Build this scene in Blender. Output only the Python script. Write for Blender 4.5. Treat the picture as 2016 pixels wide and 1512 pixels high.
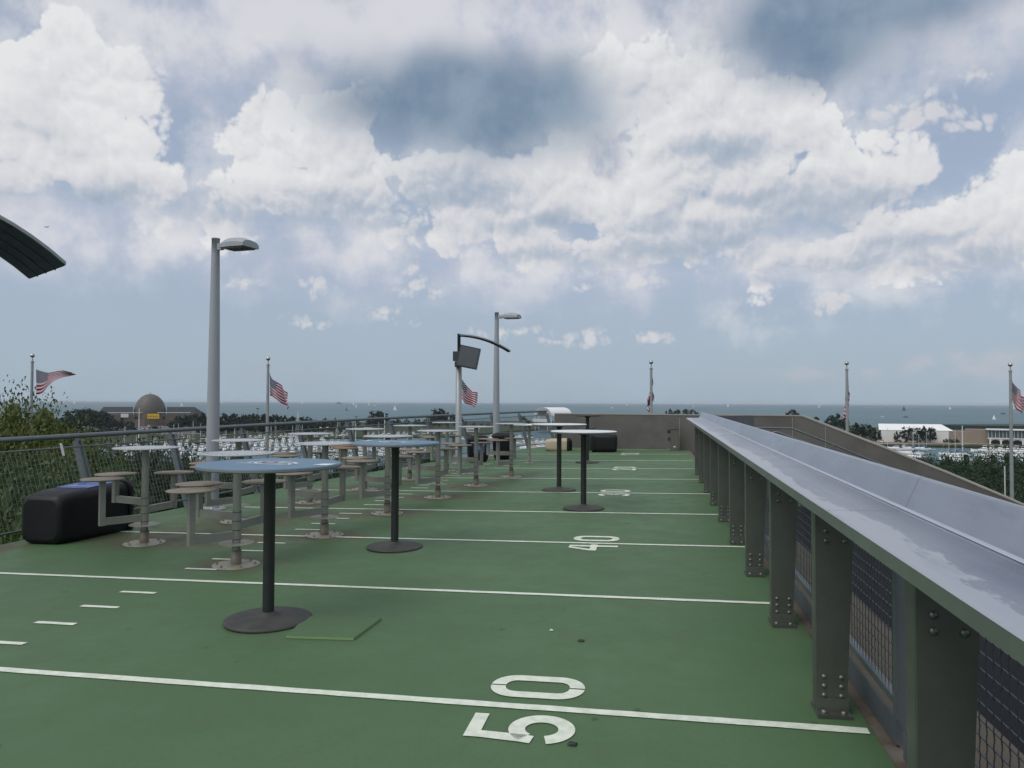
import bpy, math, random
from mathutils import Vector, Matrix
R = math.radians
PI = math.pi
random.seed(7)
scn = bpy.context.scene
col = scn.collection
for o in list(bpy.data.objects):
    bpy.data.objects.remove(o)

# ------------------------------------------------------------------ camera
F_PX, CXP, CYP = 1450.0, 1008.0, 756.0
YAW, PITCH, ROLL = R(-10.780), R(1.442), R(0.2558)
EYE = Vector((0, 0, 1.45))
fw = Vector((math.sin(YAW) * math.cos(PITCH), math.cos(YAW) * math.cos(PITCH), math.sin(PITCH)))
r0 = Vector((math.cos(YAW), -math.sin(YAW), 0))
u0 = r0.cross(fw)
rt = math.cos(ROLL) * r0 + math.sin(ROLL) * u0
up = -math.sin(ROLL) * r0 + math.cos(ROLL) * u0
cam = bpy.data.cameras.new('camera')
co = bpy.data.objects.new('camera', cam)
col.objects.link(co)
M3 = Matrix((rt, up, -fw)).transposed()
co.matrix_world = Matrix.Translation(EYE) @ M3.to_4x4()
cam.sensor_width = 36.0
cam.lens = 36.0 * F_PX / 2016.0
cam.clip_start = 0.05
cam.clip_end = 90000
scn.camera = co
scn.render.resolution_x = 1024
scn.render.resolution_y = 768
scn.view_settings.view_transform = 'Standard'
scn.view_settings.look = 'None'
scn.view_settings.exposure = 0.0
scn.view_settings.gamma = 1.0
scn.cycles.max_bounces = 5
scn.cycles.diffuse_bounces = 2
scn.cycles.glossy_bounces = 2
scn.cycles.volume_bounces = 0


def ray(px, py):
    return rt * ((px - CXP) / F_PX) - up * ((py - CYP) / F_PX) + fw


def at_z(px, py, z):            # the point at height z seen in that direction
    d = ray(px, py)
    t = (z - EYE.z) / d.z
    return EYE + d * t


def at_y(px, py, y):
    d = ray(px, py)
    return EYE + d * (y / d.y)


def at_d(px, py, dist):         # the point at that forward distance
    return EYE + ray(px, py) * dist


def azel(px, py):
    d = ray(px, py).normalized()
    return math.atan2(d.x, d.y), math.asin(d.z)


# ------------------------------------------------------------------ sun
SUN_EL, SUN_AZ = 52.0, 215.0     # azimuth clockwise from +Y
sd = bpy.data.lights.new('sun', 'SUN')
sd.energy = 1.0
sd.angle = R(30)
sd.color = (1.0, 0.97, 0.93)
so = bpy.data.objects.new('sun', sd)
col.objects.link(so)
sv = Vector((math.sin(R(SUN_AZ)) * math.cos(R(SUN_EL)), math.cos(R(SUN_AZ)) * math.cos(R(SUN_EL)), math.sin(R(SUN_EL))))
so.rotation_euler = sv.to_track_quat('Z', 'Y').to_euler()

# ------------------------------------------------------------------ sky
world = bpy.data.worlds.new('World')
scn.world = world
world.use_nodes = True
wt = world.node_tree
wt.nodes.clear()


class G:
    """small helper that strings shader nodes together"""
    def __init__(s, nt):
        s.nt = nt

    def put(s, sock, v):
        if isinstance(v, bpy.types.NodeSocket):
            s.nt.links.new(v, sock)
        elif v is not None:
            sock.default_value = v

    def m(s, op, a, b=None, c=None, clamp=False):
        n = s.nt.nodes.new('ShaderNodeMath')
        n.operation = op
        n.use_clamp = clamp
        for i, v in enumerate((a, b, c)):
            if v is not None:
                s.put(n.inputs[i], v)
        return n.outputs[0]

    def v(s, op, a, b=None, c=None, scale=None):
        n = s.nt.nodes.new('ShaderNodeVectorMath')
        n.operation = op
        for i, w in enumerate((a, b, c)):
            if w is not None:
                s.put(n.inputs[i], w)
        if scale is not None:
            s.put(n.inputs['Scale'], scale)
        return n.outputs['Value'] if op in ('LENGTH', 'DOT_PRODUCT', 'DISTANCE') else n.outputs[0]

    def noise(s, vec, scale, detail=3, rough=0.5, dist=0.0, col=False):
        n = s.nt.nodes.new('ShaderNodeTexNoise')
        n.inputs['Scale'].default_value = scale
        n.inputs['Detail'].default_value = detail
        n.inputs['Roughness'].default_value = rough
        n.inputs['Distortion'].default_value = dist
        s.put(n.inputs['Vector'], vec)
        return n.outputs['Color' if col else 'Fac']

    def voro(s, vec, scale, detail=2, rough=0.5, feature='F1', smooth=None):
        n = s.nt.nodes.new('ShaderNodeTexVoronoi')
        n.feature = feature
        n.normalize = True
        n.inputs['Scale'].default_value = scale
        n.inputs['Detail'].default_value = detail
        n.inputs['Roughness'].default_value = rough
        if smooth is not None:
            n.inputs['Smoothness'].default_value = smooth
        s.put(n.inputs['Vector'], vec)
        return n.outputs['Distance']

    def smooth(s, x, a, b, o0=0.0, o1=1.0, kind='SMOOTHSTEP'):
        n = s.nt.nodes.new('ShaderNodeMapRange')
        n.interpolation_type = kind
        s.put(n.inputs[0], x)
        n.inputs[1].default_value = a
        n.inputs[2].default_value = b
        n.inputs[3].default_value = o0
        n.inputs[4].default_value = o1
        return n.outputs[0]

    def mix(s, f, a, b, mode='MIX'):
        n = s.nt.nodes.new('ShaderNodeMix')
        n.data_type = 'RGBA'
        n.blend_type = mode
        s.put(n.inputs[0], f)
        s.put(n.inputs[6], a)
        s.put(n.inputs[7], b)
        return n.outputs[2]


class G2(G):
    def noise(s, vec, scale, detail=3, rough=0.5, dist=0.0, col=False):
        o = G.noise(s, Q if vec == DIR else vec, scale, detail, rough, dist, col)
        o.node.noise_dimensions = '2D'
        return o

    def voro(s, vec, scale, detail=2, rough=0.5, feature='F1', smooth=None):
        o = G.voro(s, vec, scale, detail, rough, feature, smooth)
        o.node.voronoi_dimensions = '2D'
        return o


g = G2(wt)
tc = wt.nodes.new('ShaderNodeTexCoord')
DIR = tc.outputs['Generated']
sep = wt.nodes.new('ShaderNodeSeparateXYZ')
wt.links.new(DIR, sep.inputs[0])
AZ = g.m('ARCTAN2', sep.outputs[0], sep.outputs[1])
EL = g.m('ARCSINE', sep.outputs[2])
cmb = wt.nodes.new('ShaderNodeCombineXYZ')
wt.links.new(AZ, cmb.inputs[0])
wt.links.new(EL, cmb.inputs[1])
Q = cmb.outputs[0]


def warp(q, amps):
    for sc, amp, det in amps:
        nz = g.noise(DIR, sc, det, 0.55, col=True)
        d = g.v('SUBTRACT', nz, (0.5, 0.5, 0.5))
        q = g.v('MULTIPLY_ADD', d, (amp, amp, 0), q)
    return q


def field(q, blobs, soft):
    acc = None
    for (px, py, rx, ry) in blobs:
        a, e = azel(px, py)
        a2, _ = azel(px + rx, py)
        _, e2 = azel(px, py - ry)
        ra, re = abs(a2 - a), abs(e2 - e)
        d = g.v('SUBTRACT', q, (a, e, 0))
        d = g.v('MULTIPLY', d, (1 / ra, 1 / re, 0))
        l = g.v('LENGTH', d)
        rm = min(ra, re)
        f = g.m('MULTIPLY_ADD', l, -rm, rm)
        acc = f if acc is None else g.m('SMOOTH_MAX', acc, f, soft)
    return acc


CUM = [  # sunlit heaps: direction given by the place in the photograph, radii in the same unit
    (130, 112, 78, 70), (90, 170, 110, 80), (215, 180, 80, 78), (120, 270, 150, 100), (0, 210, 110, 110), (215, 260, 60, 60), (60, 330, 120, 50),
    (548, 222, 40, 42), (548, 275, 48, 50), (500, 330, 75, 48), (610, 300, 85, 55), (650, 225, 60, 30), (700, 335, 120, 62), (430, 368, 65, 30), (560, 380, 130, 40),
    (290, 362, 72, 20), (400, 430, 50, 26), (840, 340, 120, 45), (960, 360, 120, 50),
    (1200, 160, 60, 80), (1265, 190, 80, 80), (1350, 170, 70, 72), (1440, 230, 90, 62), (1515, 240, 80, 62), (1590, 260, 75, 62), (1640, 310, 70, 55),
    (1380, 300, 200, 120), (1180, 320, 130, 90), (1300, 420, 230, 60), (1600, 380, 170, 60), (1780, 330, 40, 32), (1080, 400, 130, 50), (1130, 478, 150, 26), (940, 462, 70, 16),
    (1590, 512, 62, 26), (1700, 480, 120, 34), (1840, 440, 110, 34), (1900, 500, 140, 30), (1975, 400, 55, 38), (2020, 350, 28, 34), (1495, 560, 30, 20), (2060, 450, 90, 60)]
SMALL = [(608, 565, 25, 16), (803, 570, 26, 15), (811, 541, 20, 12), (608, 630, 30, 10), (1160, 668, 34, 13), (1115, 678, 34, 6), (1292, 665, 28, 12),
         (995, 657, 52, 5), (1645, 600, 32, 22), (1625, 622, 18, 10), (1265, 560, 26, 16), (1930, 157, 20, 10), (1825, 235, 66, 24), (1756, 215, 60, 9), (1900, 250, 60, 14), (1833, 197, 7, 22), (1780, 250, 34, 16),
         (750, 612, 22, 9), (798, 637, 11, 4), (1140, 572, 14, 8), (850, 580, 14, 9), (478, 558, 22, 9)]
VEIL = [(560, 60, 300, 80), (820, 60, 260, 90), (1080, 80, 170, 110), (350, 130, 120, 60), (330, 20, 200, 60), (1050, 210, 150, 90), (620, 180, 120, 60), (1380, 60, 80, 60),
        (120, 430, 130, 60), (560, 500, 330, 36), (1250, 545, 300, 24), (1960, 40, 120, 40), (1860, 70, 130, 24), (1450, 20, 80, 60), (1480, 130, 60, 60)]
DARK = [(900, 175, 180, 50), (930, 240, 180, 56), (1050, 205, 120, 60), (790, 205, 90, 42), (1660, 20, 200, 76), (1610, 105, 100, 52), (1780, 10, 170, 46), (1540, 30, 100, 70)]
UNDER = [(850, 385, 110, 28), (940, 360, 70, 24), (600, 432, 190, 18), (700, 408, 80, 16), (470, 445, 80, 14), (1150, 512, 120, 12), (1300, 497, 150, 18), (1450, 472, 150, 22), (1560, 440, 110, 24), (1600, 400, 80, 18),
         (1500, 370, 90, 15), (1700, 392, 60, 14), (1200, 300, 30, 30), (1350, 442, 70, 14), (1700, 536, 150, 12), (1850, 532, 160, 13), (1950, 522, 100, 14), (1830, 480, 60, 10),
         (170, 380, 80, 34), (40, 410, 90, 34), (1060, 440, 70, 20), (1420, 300, 60, 14)]
FARP = [(1700, 727, 60, 16), (1820, 715, 50, 22), (1880, 705, 50, 22), (1970, 705, 60, 26), (1930, 730, 120, 18), (1600, 735, 80, 10)]

qs = warp(Q, ((7.0, 0.06, 2),))
qf = warp(Q, ((9.0, 0.030, 1), (34.0, 0.010, 2)))


def bill(off):
    q0 = g.v('ADD', qf, off) if off else qf
    tot, fine = None, None
    for sc_, w_ in ((12.0, 0.034), (27.0, 0.022), (60.0, 0.011), (135.0, 0.006)):
        d = g.voro(q0, sc_, 0)
        h = g.m('MULTIPLY_ADD', g.m('MULTIPLY', d, d), -w_ * 3.0, w_)
        tot = h if tot is None else g.m('ADD', tot, h)
        if sc_ > 30:
            fine = h if fine is None else g.m('ADD', fine, h)
    return tot, fine


B0, BF = bill(None)
B1, _ = bill((-0.004, 0.010, 0))
soft = g.noise(Q, 9.0, 6, 0.6)
fC = field(qf, CUM, 0.02)
fCb = g.m('ADD', g.m('ADD', fC, B0), g.m('MULTIPLY_ADD', g.noise(Q, 90.0, 3, 0.65), 0.010, -0.043))
aC = g.smooth(fCb, -0.005, 0.009)
# the feet of the heaps dissolve: soft noise breaks their edge
rag = g.m('MULTIPLY', g.smooth(fCb, -0.065, 0.02), g.smooth(soft, 0.40, 0.62))
aC = g.m('MAXIMUM', aC, g.m('MULTIPLY', rag, 0.55))
fS = field(qf, SMALL, 0.006)
fSb = g.m('ADD', g.m('ADD', fS, BF), g.m('MULTIPLY_ADD', g.noise(Q, 70.0, 5, 0.6), 0.010, -0.0165))
aS = g.m('MULTIPLY', g.smooth(fSb, -0.004, 0.009), 0.75)
fV = field(qs, VEIL, 0.05)
aV = g.smooth(g.m('MULTIPLY_ADD', soft, 0.10, g.m('SUBTRACT', fV, 0.045)), -0.040, 0.040)
fD = field(qs, DARK, 0.04)
aD = g.smooth(g.m('MULTIPLY_ADD', soft, 0.03, g.m('SUBTRACT', fD, 0.012)), -0.036, 0.030)
fU = field(qs, UNDER, 0.02)
aU = g.smooth(g.m('MULTIPLY_ADD', soft, 0.05, g.m('SUBTRACT', fU, 0.025)), -0.028, 0.016)
fF = field(qf, FARP, 0.01)
aF = g.m('MULTIPLY', g.smooth(g.m('ADD', fF, g.m('MULTIPLY_ADD', B0, 0.3, -0.018)), -0.006, 0.012), 0.42)

sky = wt.nodes.new('ShaderNodeTexSky')
sky.sky_type = 'NISHITA'
sky.sun_disc = False
sky.sun_elevation = R(SUN_EL)
sky.sun_rotation = R(SUN_AZ)
sky.altitude = 200
sky.air_density = 1.0
sky.dust_density = 2.0
sky.ozone_density = 1.5
SKY_STR = 0.10
# thin high haze lies over the blue everywhere, thicker towards the horizon
hz = g.smooth(EL, 0.0, 0.55, 0.95, 0.62, 'LINEAR')
hcol = g.mix(g.smooth(EL, 0.0, 0.20), (0.375, 0.465, 0.550, 1), (0.410, 0.485, 0.610, 1))
hvar = g.m('MULTIPLY', hz, g.smooth(g.noise(Q, 4.0, 5, 0.6), 0.3, 0.7, 0.90, 1.05))
nis = g.v('SCALE', sky.outputs[0], scale=SKY_STR)
c = g.mix(hvar, nis, hcol)
# veil
vcol = g.mix(g.smooth(g.m('ADD', soft, g.m('MULTIPLY', EL, 0.3)), 0.36, 0.68), (0.50, 0.54, 0.65, 1), (0.70, 0.70, 0.74, 1))
c = g.mix(g.m('MULTIPLY', aV, 0.90), c, vcol)
c = g.mix(aF, c, (0.56, 0.54, 0.58, 1))
# heaps: relief from the billow height towards the light
rel = g.m('MULTIPLY_ADD', g.m('SUBTRACT', B0, B1), 11.0, 0.82)
rel = g.m('ADD', rel, g.m('MULTIPLY_ADD', soft, 1.1, -0.55))
rel = g.m('MULTIPLY_ADD', g.m('MINIMUM', fCb, 0.06), -2.2, g.m('ADD', rel, 0.10))
rel = g.m('SUBTRACT', rel, g.m('MULTIPLY', aU, 0.66))
relc = g.m('MINIMUM', g.m('MAXIMUM', rel, 0.0), 1.0)
ramp = wt.nodes.new('ShaderNodeValToRGB')
ramp.color_ramp.elements[0].color = (0.335, 0.415, 0.515, 1)
ramp.color_ramp.elements[1].color = (0.78, 0.785, 0.80, 1)
e = ramp.color_ramp.elements.new(0.34)
e.color = (0.47, 0.52, 0.60, 1)
e = ramp.color_ramp.elements.new(0.62)
e.color = (0.665, 0.67, 0.705, 1)
wt.links.new(relc, ramp.inputs[0])
c = g.mix(aC, c, ramp.outputs[0])
c = g.mix(aS, c, (0.70, 0.69, 0.71, 1))
c = g.mix(aD, c, g.mix(g.smooth(soft, 0.3, 0.75), (0.165, 0.242, 0.345, 1), (0.27, 0.35, 0.45, 1)))
# the rest of the sky, overhead and behind: broken cloud of the same kind
out = g.m('MAXIMUM', g.smooth(EL, 0.56, 0.70), g.smooth(g.m('ABSOLUTE', g.m('ADD', AZ, 0.19)), 0.72, 0.95))
gn = g.noise(DIR, 2.6, 7, 0.58)
gc = g.m('MULTIPLY', g.smooth(gn, 0.44, 0.58), out)
gcol = g.mix(g.smooth(gn, 0.50, 0.72), (1.0, 1.0, 1.0, 1), (0.52, 0.60, 0.72, 1))
c = g.mix(gc, c, gcol)
# glare of the veiled sun
gl = g.smooth(g.v('DOT_PRODUCT', DIR, tuple(sv)), 0.45, 0.98)
c = g.mix(g.m('MULTIPLY', gl, 0.8), c, (1.55, 1.52, 1.48, 1))
# below the horizon the water's far colour
c = g.mix(g.smooth(EL, -0.002, -0.0005, 1.0, 0.0), c, (0.13, 0.20, 0.23, 1))
bg = wt.nodes.new('ShaderNodeBackground')
bg.inputs['Strength'].default_value = 1.0
wt.links.new(c, bg.inputs['Color'])
wo = wt.nodes.new('ShaderNodeOutputWorld')
wt.links.new(bg.outputs[0], wo.inputs[0])
world.cycles.sampling_method = 'MANUAL'
world.cycles.sample_map_resolution = 512


# ------------------------------------------------------------------ materials
def mat(name, base, rough=0.6, metal=0.0, spec=0.4, var=0.0, vscale=3.0, bump=0.0, bscale=40.0, vcol=None, coord='Object'):
    """procedural principled material; var mixes towards vcol with noise"""
    m = bpy.data.materials.new(name)
    m.use_nodes = True
    nt = m.node_tree
    b = nt.nodes['Principled BSDF']
    b.inputs['Base Color'].default_value = (*base, 1)
    b.inputs['Roughness'].default_value = rough
    b.inputs['Metallic'].default_value = metal
    b.inputs['Specular IOR Level'].default_value = spec
    k = G(nt)
    t = nt.nodes.new('ShaderNodeTexCoord')
    V = t.outputs[coord]
    if var > 0:
        vc = vcol or tuple(x * 0.55 for x in base)
        nz = k.noise(V, vscale, 6, 0.62)
        f = k.m('MULTIPLY', k.smooth(nz, 0.35, 0.70), var)
        nt.links.new(k.mix(f, (*base, 1), (*vc, 1)), b.inputs['Base Color'])
        nt.links.new(k.m('MULTIPLY_ADD', nz, 0.25, rough - 0.12), b.inputs['Roughness'])
    if bump > 0:
        bn = nt.nodes.new('ShaderNodeBump')
        bn.inputs['Strength'].default_value = bump
        bn.inputs['Distance'].default_value = 0.01
        nt.links.new(k.noise(V, bscale, 4, 0.6), bn.inputs['Height'])
        nt.links.new(bn.outputs[0], b.inputs['Normal'])
    m['k'] = 1
    return m


def deck_mat():
    m = bpy.data.materials.new('green_deck_coating')
    m.use_nodes = True
    nt = m.node_tree
    b = nt.nodes['Principled BSDF']
    k = G(nt)
    t = nt.nodes.new('ShaderNodeTexCoord')
    V = t.outputs['Object']
    n1 = k.noise(V, 0.45, 5, 0.6)
    n2 = k.noise(V, 3.0, 6, 0.65)
    n3 = k.noise(V, 70.0, 3, 0.6)
    c = k.mix(k.smooth(n1, 0.3, 0.7), (0.056, 0.114, 0.048, 1), (0.073, 0.138, 0.064, 1))
    c = k.mix(k.m('MULTIPLY', k.smooth(n2, 0.48, 0.75), 0.6), c, (0.078, 0.112, 0.058, 1))
    c = k.mix(k.m('MULTIPLY', k.smooth(n3, 0.35, 0.75), 0.22), c, (0.035, 0.075, 0.036, 1))
    # rust and dirt spread round the bolted table feet
    stains = [(-5.1, 7.2, 1.3, 0.6), (-5.0, 7.6, .9, .5), (-5.0, 8.3, .8, .6), (-3.7, 6.15, .45, .4), (-3.5, 7.6, .5, .4), (-3.4, 9.2, .7, .4), (-3.2, 10.8, .7, .5), (-4.9, 10.1, .6, .6), (-4.6, 7.4, .9, .4),
              (-6.6, 6.4, .3, .4), (-4.2, 8.9, .9, .35), (-3.0, 12.3, .6, .5), (-4.7, 11.7, .7, .6), (-2.6, 13.8, .6, .5), (-4.4, 13.2, .7, .5)]
    acc = None
    w = k.v('MULTIPLY_ADD', k.v('SUBTRACT', k.noise(V, 2.2, 5, 0.7, col=True), (0.5, 0.5, 0.5)), (1.3, 1.0, 0), V)
    for (x, y, rx, ry) in stains:
        d = k.v('LENGTH', k.v('MULTIPLY', k.v('SUBTRACT', w, (x, y, 0)), (1 / rx, 1 / ry, 0)))
        f = k.m('MULTIPLY_ADD', d, -1.0, 1.0)
        acc = f if acc is None else k.m('MAXIMUM', acc, f)
    st = k.m('MULTIPLY', k.smooth(acc, -0.3, 0.7), k.smooth(n2, 0.25, 0.65, 0.25, 0.8))
    c = k.mix(st, c, (0.092, 0.060, 0.040, 1))
    spk = k.noise(V, 9.0, 2, 0.5)
    c = k.mix(k.m('MULTIPLY', k.smooth(spk, 0.735, 0.76), 0.6), c, (0.03, 0.045, 0.03, 1))
    nt.links.new(c, b.inputs['Base Color'])
    nt.links.new(k.smooth(n2, 0.3, 0.7, 0.52, 0.68), b.inputs['Roughness'])
    b.inputs['Specular IOR Level'].default_value = 0.35
    bn = nt.nodes.new('ShaderNodeBump')
    bn.inputs['Strength'].default_value = 0.25
    bn.inputs['Distance'].default_value = 0.004
    nt.links.new(k.noise(V, 160.0, 3, 0.6), bn.inputs['Height'])
    nt.links.new(bn.outputs[0], b.inputs['Normal'])
    return m


def steel_top_mat():
    m = bpy.data.materials.new('brushed_counter_steel')
    m.use_nodes = True
    nt = m.node_tree
    b = nt.nodes['Principled BSDF']
    k = G(nt)
    t = nt.nodes.new('ShaderNodeTexCoord')
    V = t.outputs['Object']
    st = k.v('MULTIPLY', V, (22.0, 1.2, 8.0))
    n1 = k.noise(st, 1.0, 4, 0.6)
    n2 = k.noise(V, 1.7, 6, 0.6)
    sp = nt.nodes.new('ShaderNodeSeparateXYZ')
    nt.links.new(V, sp.inputs[0])
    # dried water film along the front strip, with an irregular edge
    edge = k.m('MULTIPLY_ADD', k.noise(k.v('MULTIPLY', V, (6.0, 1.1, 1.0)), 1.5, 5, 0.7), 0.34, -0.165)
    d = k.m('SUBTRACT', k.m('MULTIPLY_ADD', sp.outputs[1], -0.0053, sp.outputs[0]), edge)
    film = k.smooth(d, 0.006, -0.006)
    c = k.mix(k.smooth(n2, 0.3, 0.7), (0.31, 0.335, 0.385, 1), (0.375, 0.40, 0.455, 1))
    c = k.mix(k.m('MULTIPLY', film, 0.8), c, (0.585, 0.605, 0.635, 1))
    smg = k.noise(k.v('MULTIPLY', V, (3.0, 1.0, 6.0)), 1.1, 5, 0.65)
    c = k.mix(k.m('MULTIPLY', k.smooth(smg, 0.55, 0.72), 0.45), c, (0.20, 0.23, 0.30, 1))
    nt.links.new(c, b.inputs['Base Color'])
    b.inputs['Metallic'].default_value = 0.85
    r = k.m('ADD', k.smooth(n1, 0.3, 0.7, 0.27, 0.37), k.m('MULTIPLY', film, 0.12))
    nt.links.new(r, b.inputs['Roughness'])
    bn = nt.nodes.new('ShaderNodeBump')
    bn.inputs['Strength'].default_value = 0.35
    bn.inputs['Distance'].default_value = 0.02
    nt.links.new(k.noise(V, 1.3, 3, 0.5), bn.inputs['Height'])
    nt.links.new(bn.outputs[0], b.inputs['Normal'])
    return m


def leaf_mat(name, a, bcol, ccol):
    m = bpy.data.materials.new(name)
    m.use_nodes = True
    nt = m.node_tree
    b = nt.nodes['Principled BSDF']
    k = G(nt)
    t = nt.nodes.new('ShaderNodeTexCoord')
    gi = nt.nodes.new('ShaderNodeNewGeometry')
    oi = nt.nodes.new('ShaderNodeObjectInfo')
    nz = k.noise(t.outputs['Object'], 0.5, 4, 0.6)
    c = k.mix(k.smooth(nz, 0.35, 0.68), (*a, 1), (*bcol, 1))
    c = k.mix(k.m('MULTIPLY', gi.outputs['Random Per Island'], 0.6), c, (*ccol, 1))
    c = k.mix(k.m('MULTIPLY', oi.outputs['Random'], 0.35), c, (*a, 1))
    nt.links.new(c, b.inputs['Base Color'])
    b.inputs['Roughness'].default_value = 0.6
    b.inputs['Specular IOR Level'].default_value = 0.25
    return m


def flag_mat():
    m = bpy.data.materials.new('flag_cloth')
    m.use_nodes = True
    nt = m.node_tree
    b = nt.nodes['Principled BSDF']
    k = G(nt)
    uv = nt.nodes.new('ShaderNodeUVMap')
    uv.uv_map = 'uv'
    sp = nt.nodes.new('ShaderNodeSeparateXYZ')
    nt.links.new(uv.outputs[0], sp.inputs[0])
    U, Vv = sp.outputs[0], sp.outputs[1]
    st = k.m('MODULO', k.m('FLOOR', k.m('MULTIPLY', Vv, 13.0)), 2.0)      # 0 = red, 1 = white
    c = k.mix(st, (0.25, 0.010, 0.035, 1), (0.68, 0.63, 0.68, 1))
    can = k.m('MULTIPLY', k.m('LESS_THAN', U, 0.4), k.m('GREATER_THAN', Vv, 6 / 13))
    su = k.m('MULTIPLY', U, 11 / 0.4)
    sv_ = k.m('MULTIPLY', k.m('SUBTRACT', Vv, 6 / 13), 9 * 13 / 7)
    par = k.m('MODULO', k.m('ADD', k.m('FLOOR', su), k.m('FLOOR', sv_)), 2.0)
    du = k.m('SUBTRACT', k.m('FRACT', su), 0.5)
    dv = k.m('SUBTRACT', k.m('FRACT', sv_), 0.5)
    rr = k.m('SQRT', k.m('ADD', k.m('MULTIPLY', du, du), k.m('MULTIPLY', dv, dv)))
    star = k.m('MULTIPLY', k.m('LESS_THAN', rr, 0.42), k.m('LESS_THAN', par, 0.5))
    cc = k.mix(star, (0.010, 0.013, 0.060, 1), (0.72, 0.70, 0.74, 1))
    c = k.mix(can, c, cc)
    nt.links.new(c, b.inputs['Base Color'])
    b.inputs['Roughness'].default_value = 0.8
    b.inputs['Specular IOR Level'].default_value = 0.1
    return m


def water_mat():
    m = bpy.data.materials.new('lake_water')
    m.use_nodes = True
    nt = m.node_tree
    b = nt.nodes['Principled BSDF']
    k = G(nt)
    t = nt.nodes.new('ShaderNodeTexCoord')
    V = t.outputs['Object']
    s1 = k.noise(k.v('MULTIPLY', V, (0.0009, 0.0035, 0)), 1.0, 6, 0.6)
    s2 = k.noise(k.v('MULTIPLY', V, (0.006, 0.03, 0)), 1.0, 5, 0.6)
    c = k.mix(k.smooth(s1, 0.35, 0.65), (0.040, 0.100, 0.122, 1), (0.062, 0.130, 0.152, 1))
    c = k.mix(k.m('MULTIPLY', k.smooth(s2, 0.5, 0.7), 0.5), c, (0.032, 0.080, 0.105, 1))
    nt.links.new(c, b.inputs['Base Color'])
    b.inputs['Roughness'].default_value = 0.42
    b.inputs['IOR'].default_value = 1.33
    b.inputs['Specular IOR Level'].default_value = 0.28
    bn = nt.nodes.new('ShaderNodeBump')
    bn.inputs['Strength'].default_value = 0.6
    bn.inputs['Distance'].default_value = 0.5
    nt.links.new(k.noise(k.v('MULTIPLY', V, (0.12, 0.3, 0)), 1.0, 5, 0.65), bn.inputs['Height'])
    nt.links.new(bn.outputs[0], b.inputs['Normal'])
    return m


def blue_top_mat():
    return mat('blue_table_laminate', (0.075, 0.155, 0.235), 0.45, 0, 0.4, 0.35, 6.0, 0.1, 90, (0.11, 0.185, 0.26))


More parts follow.
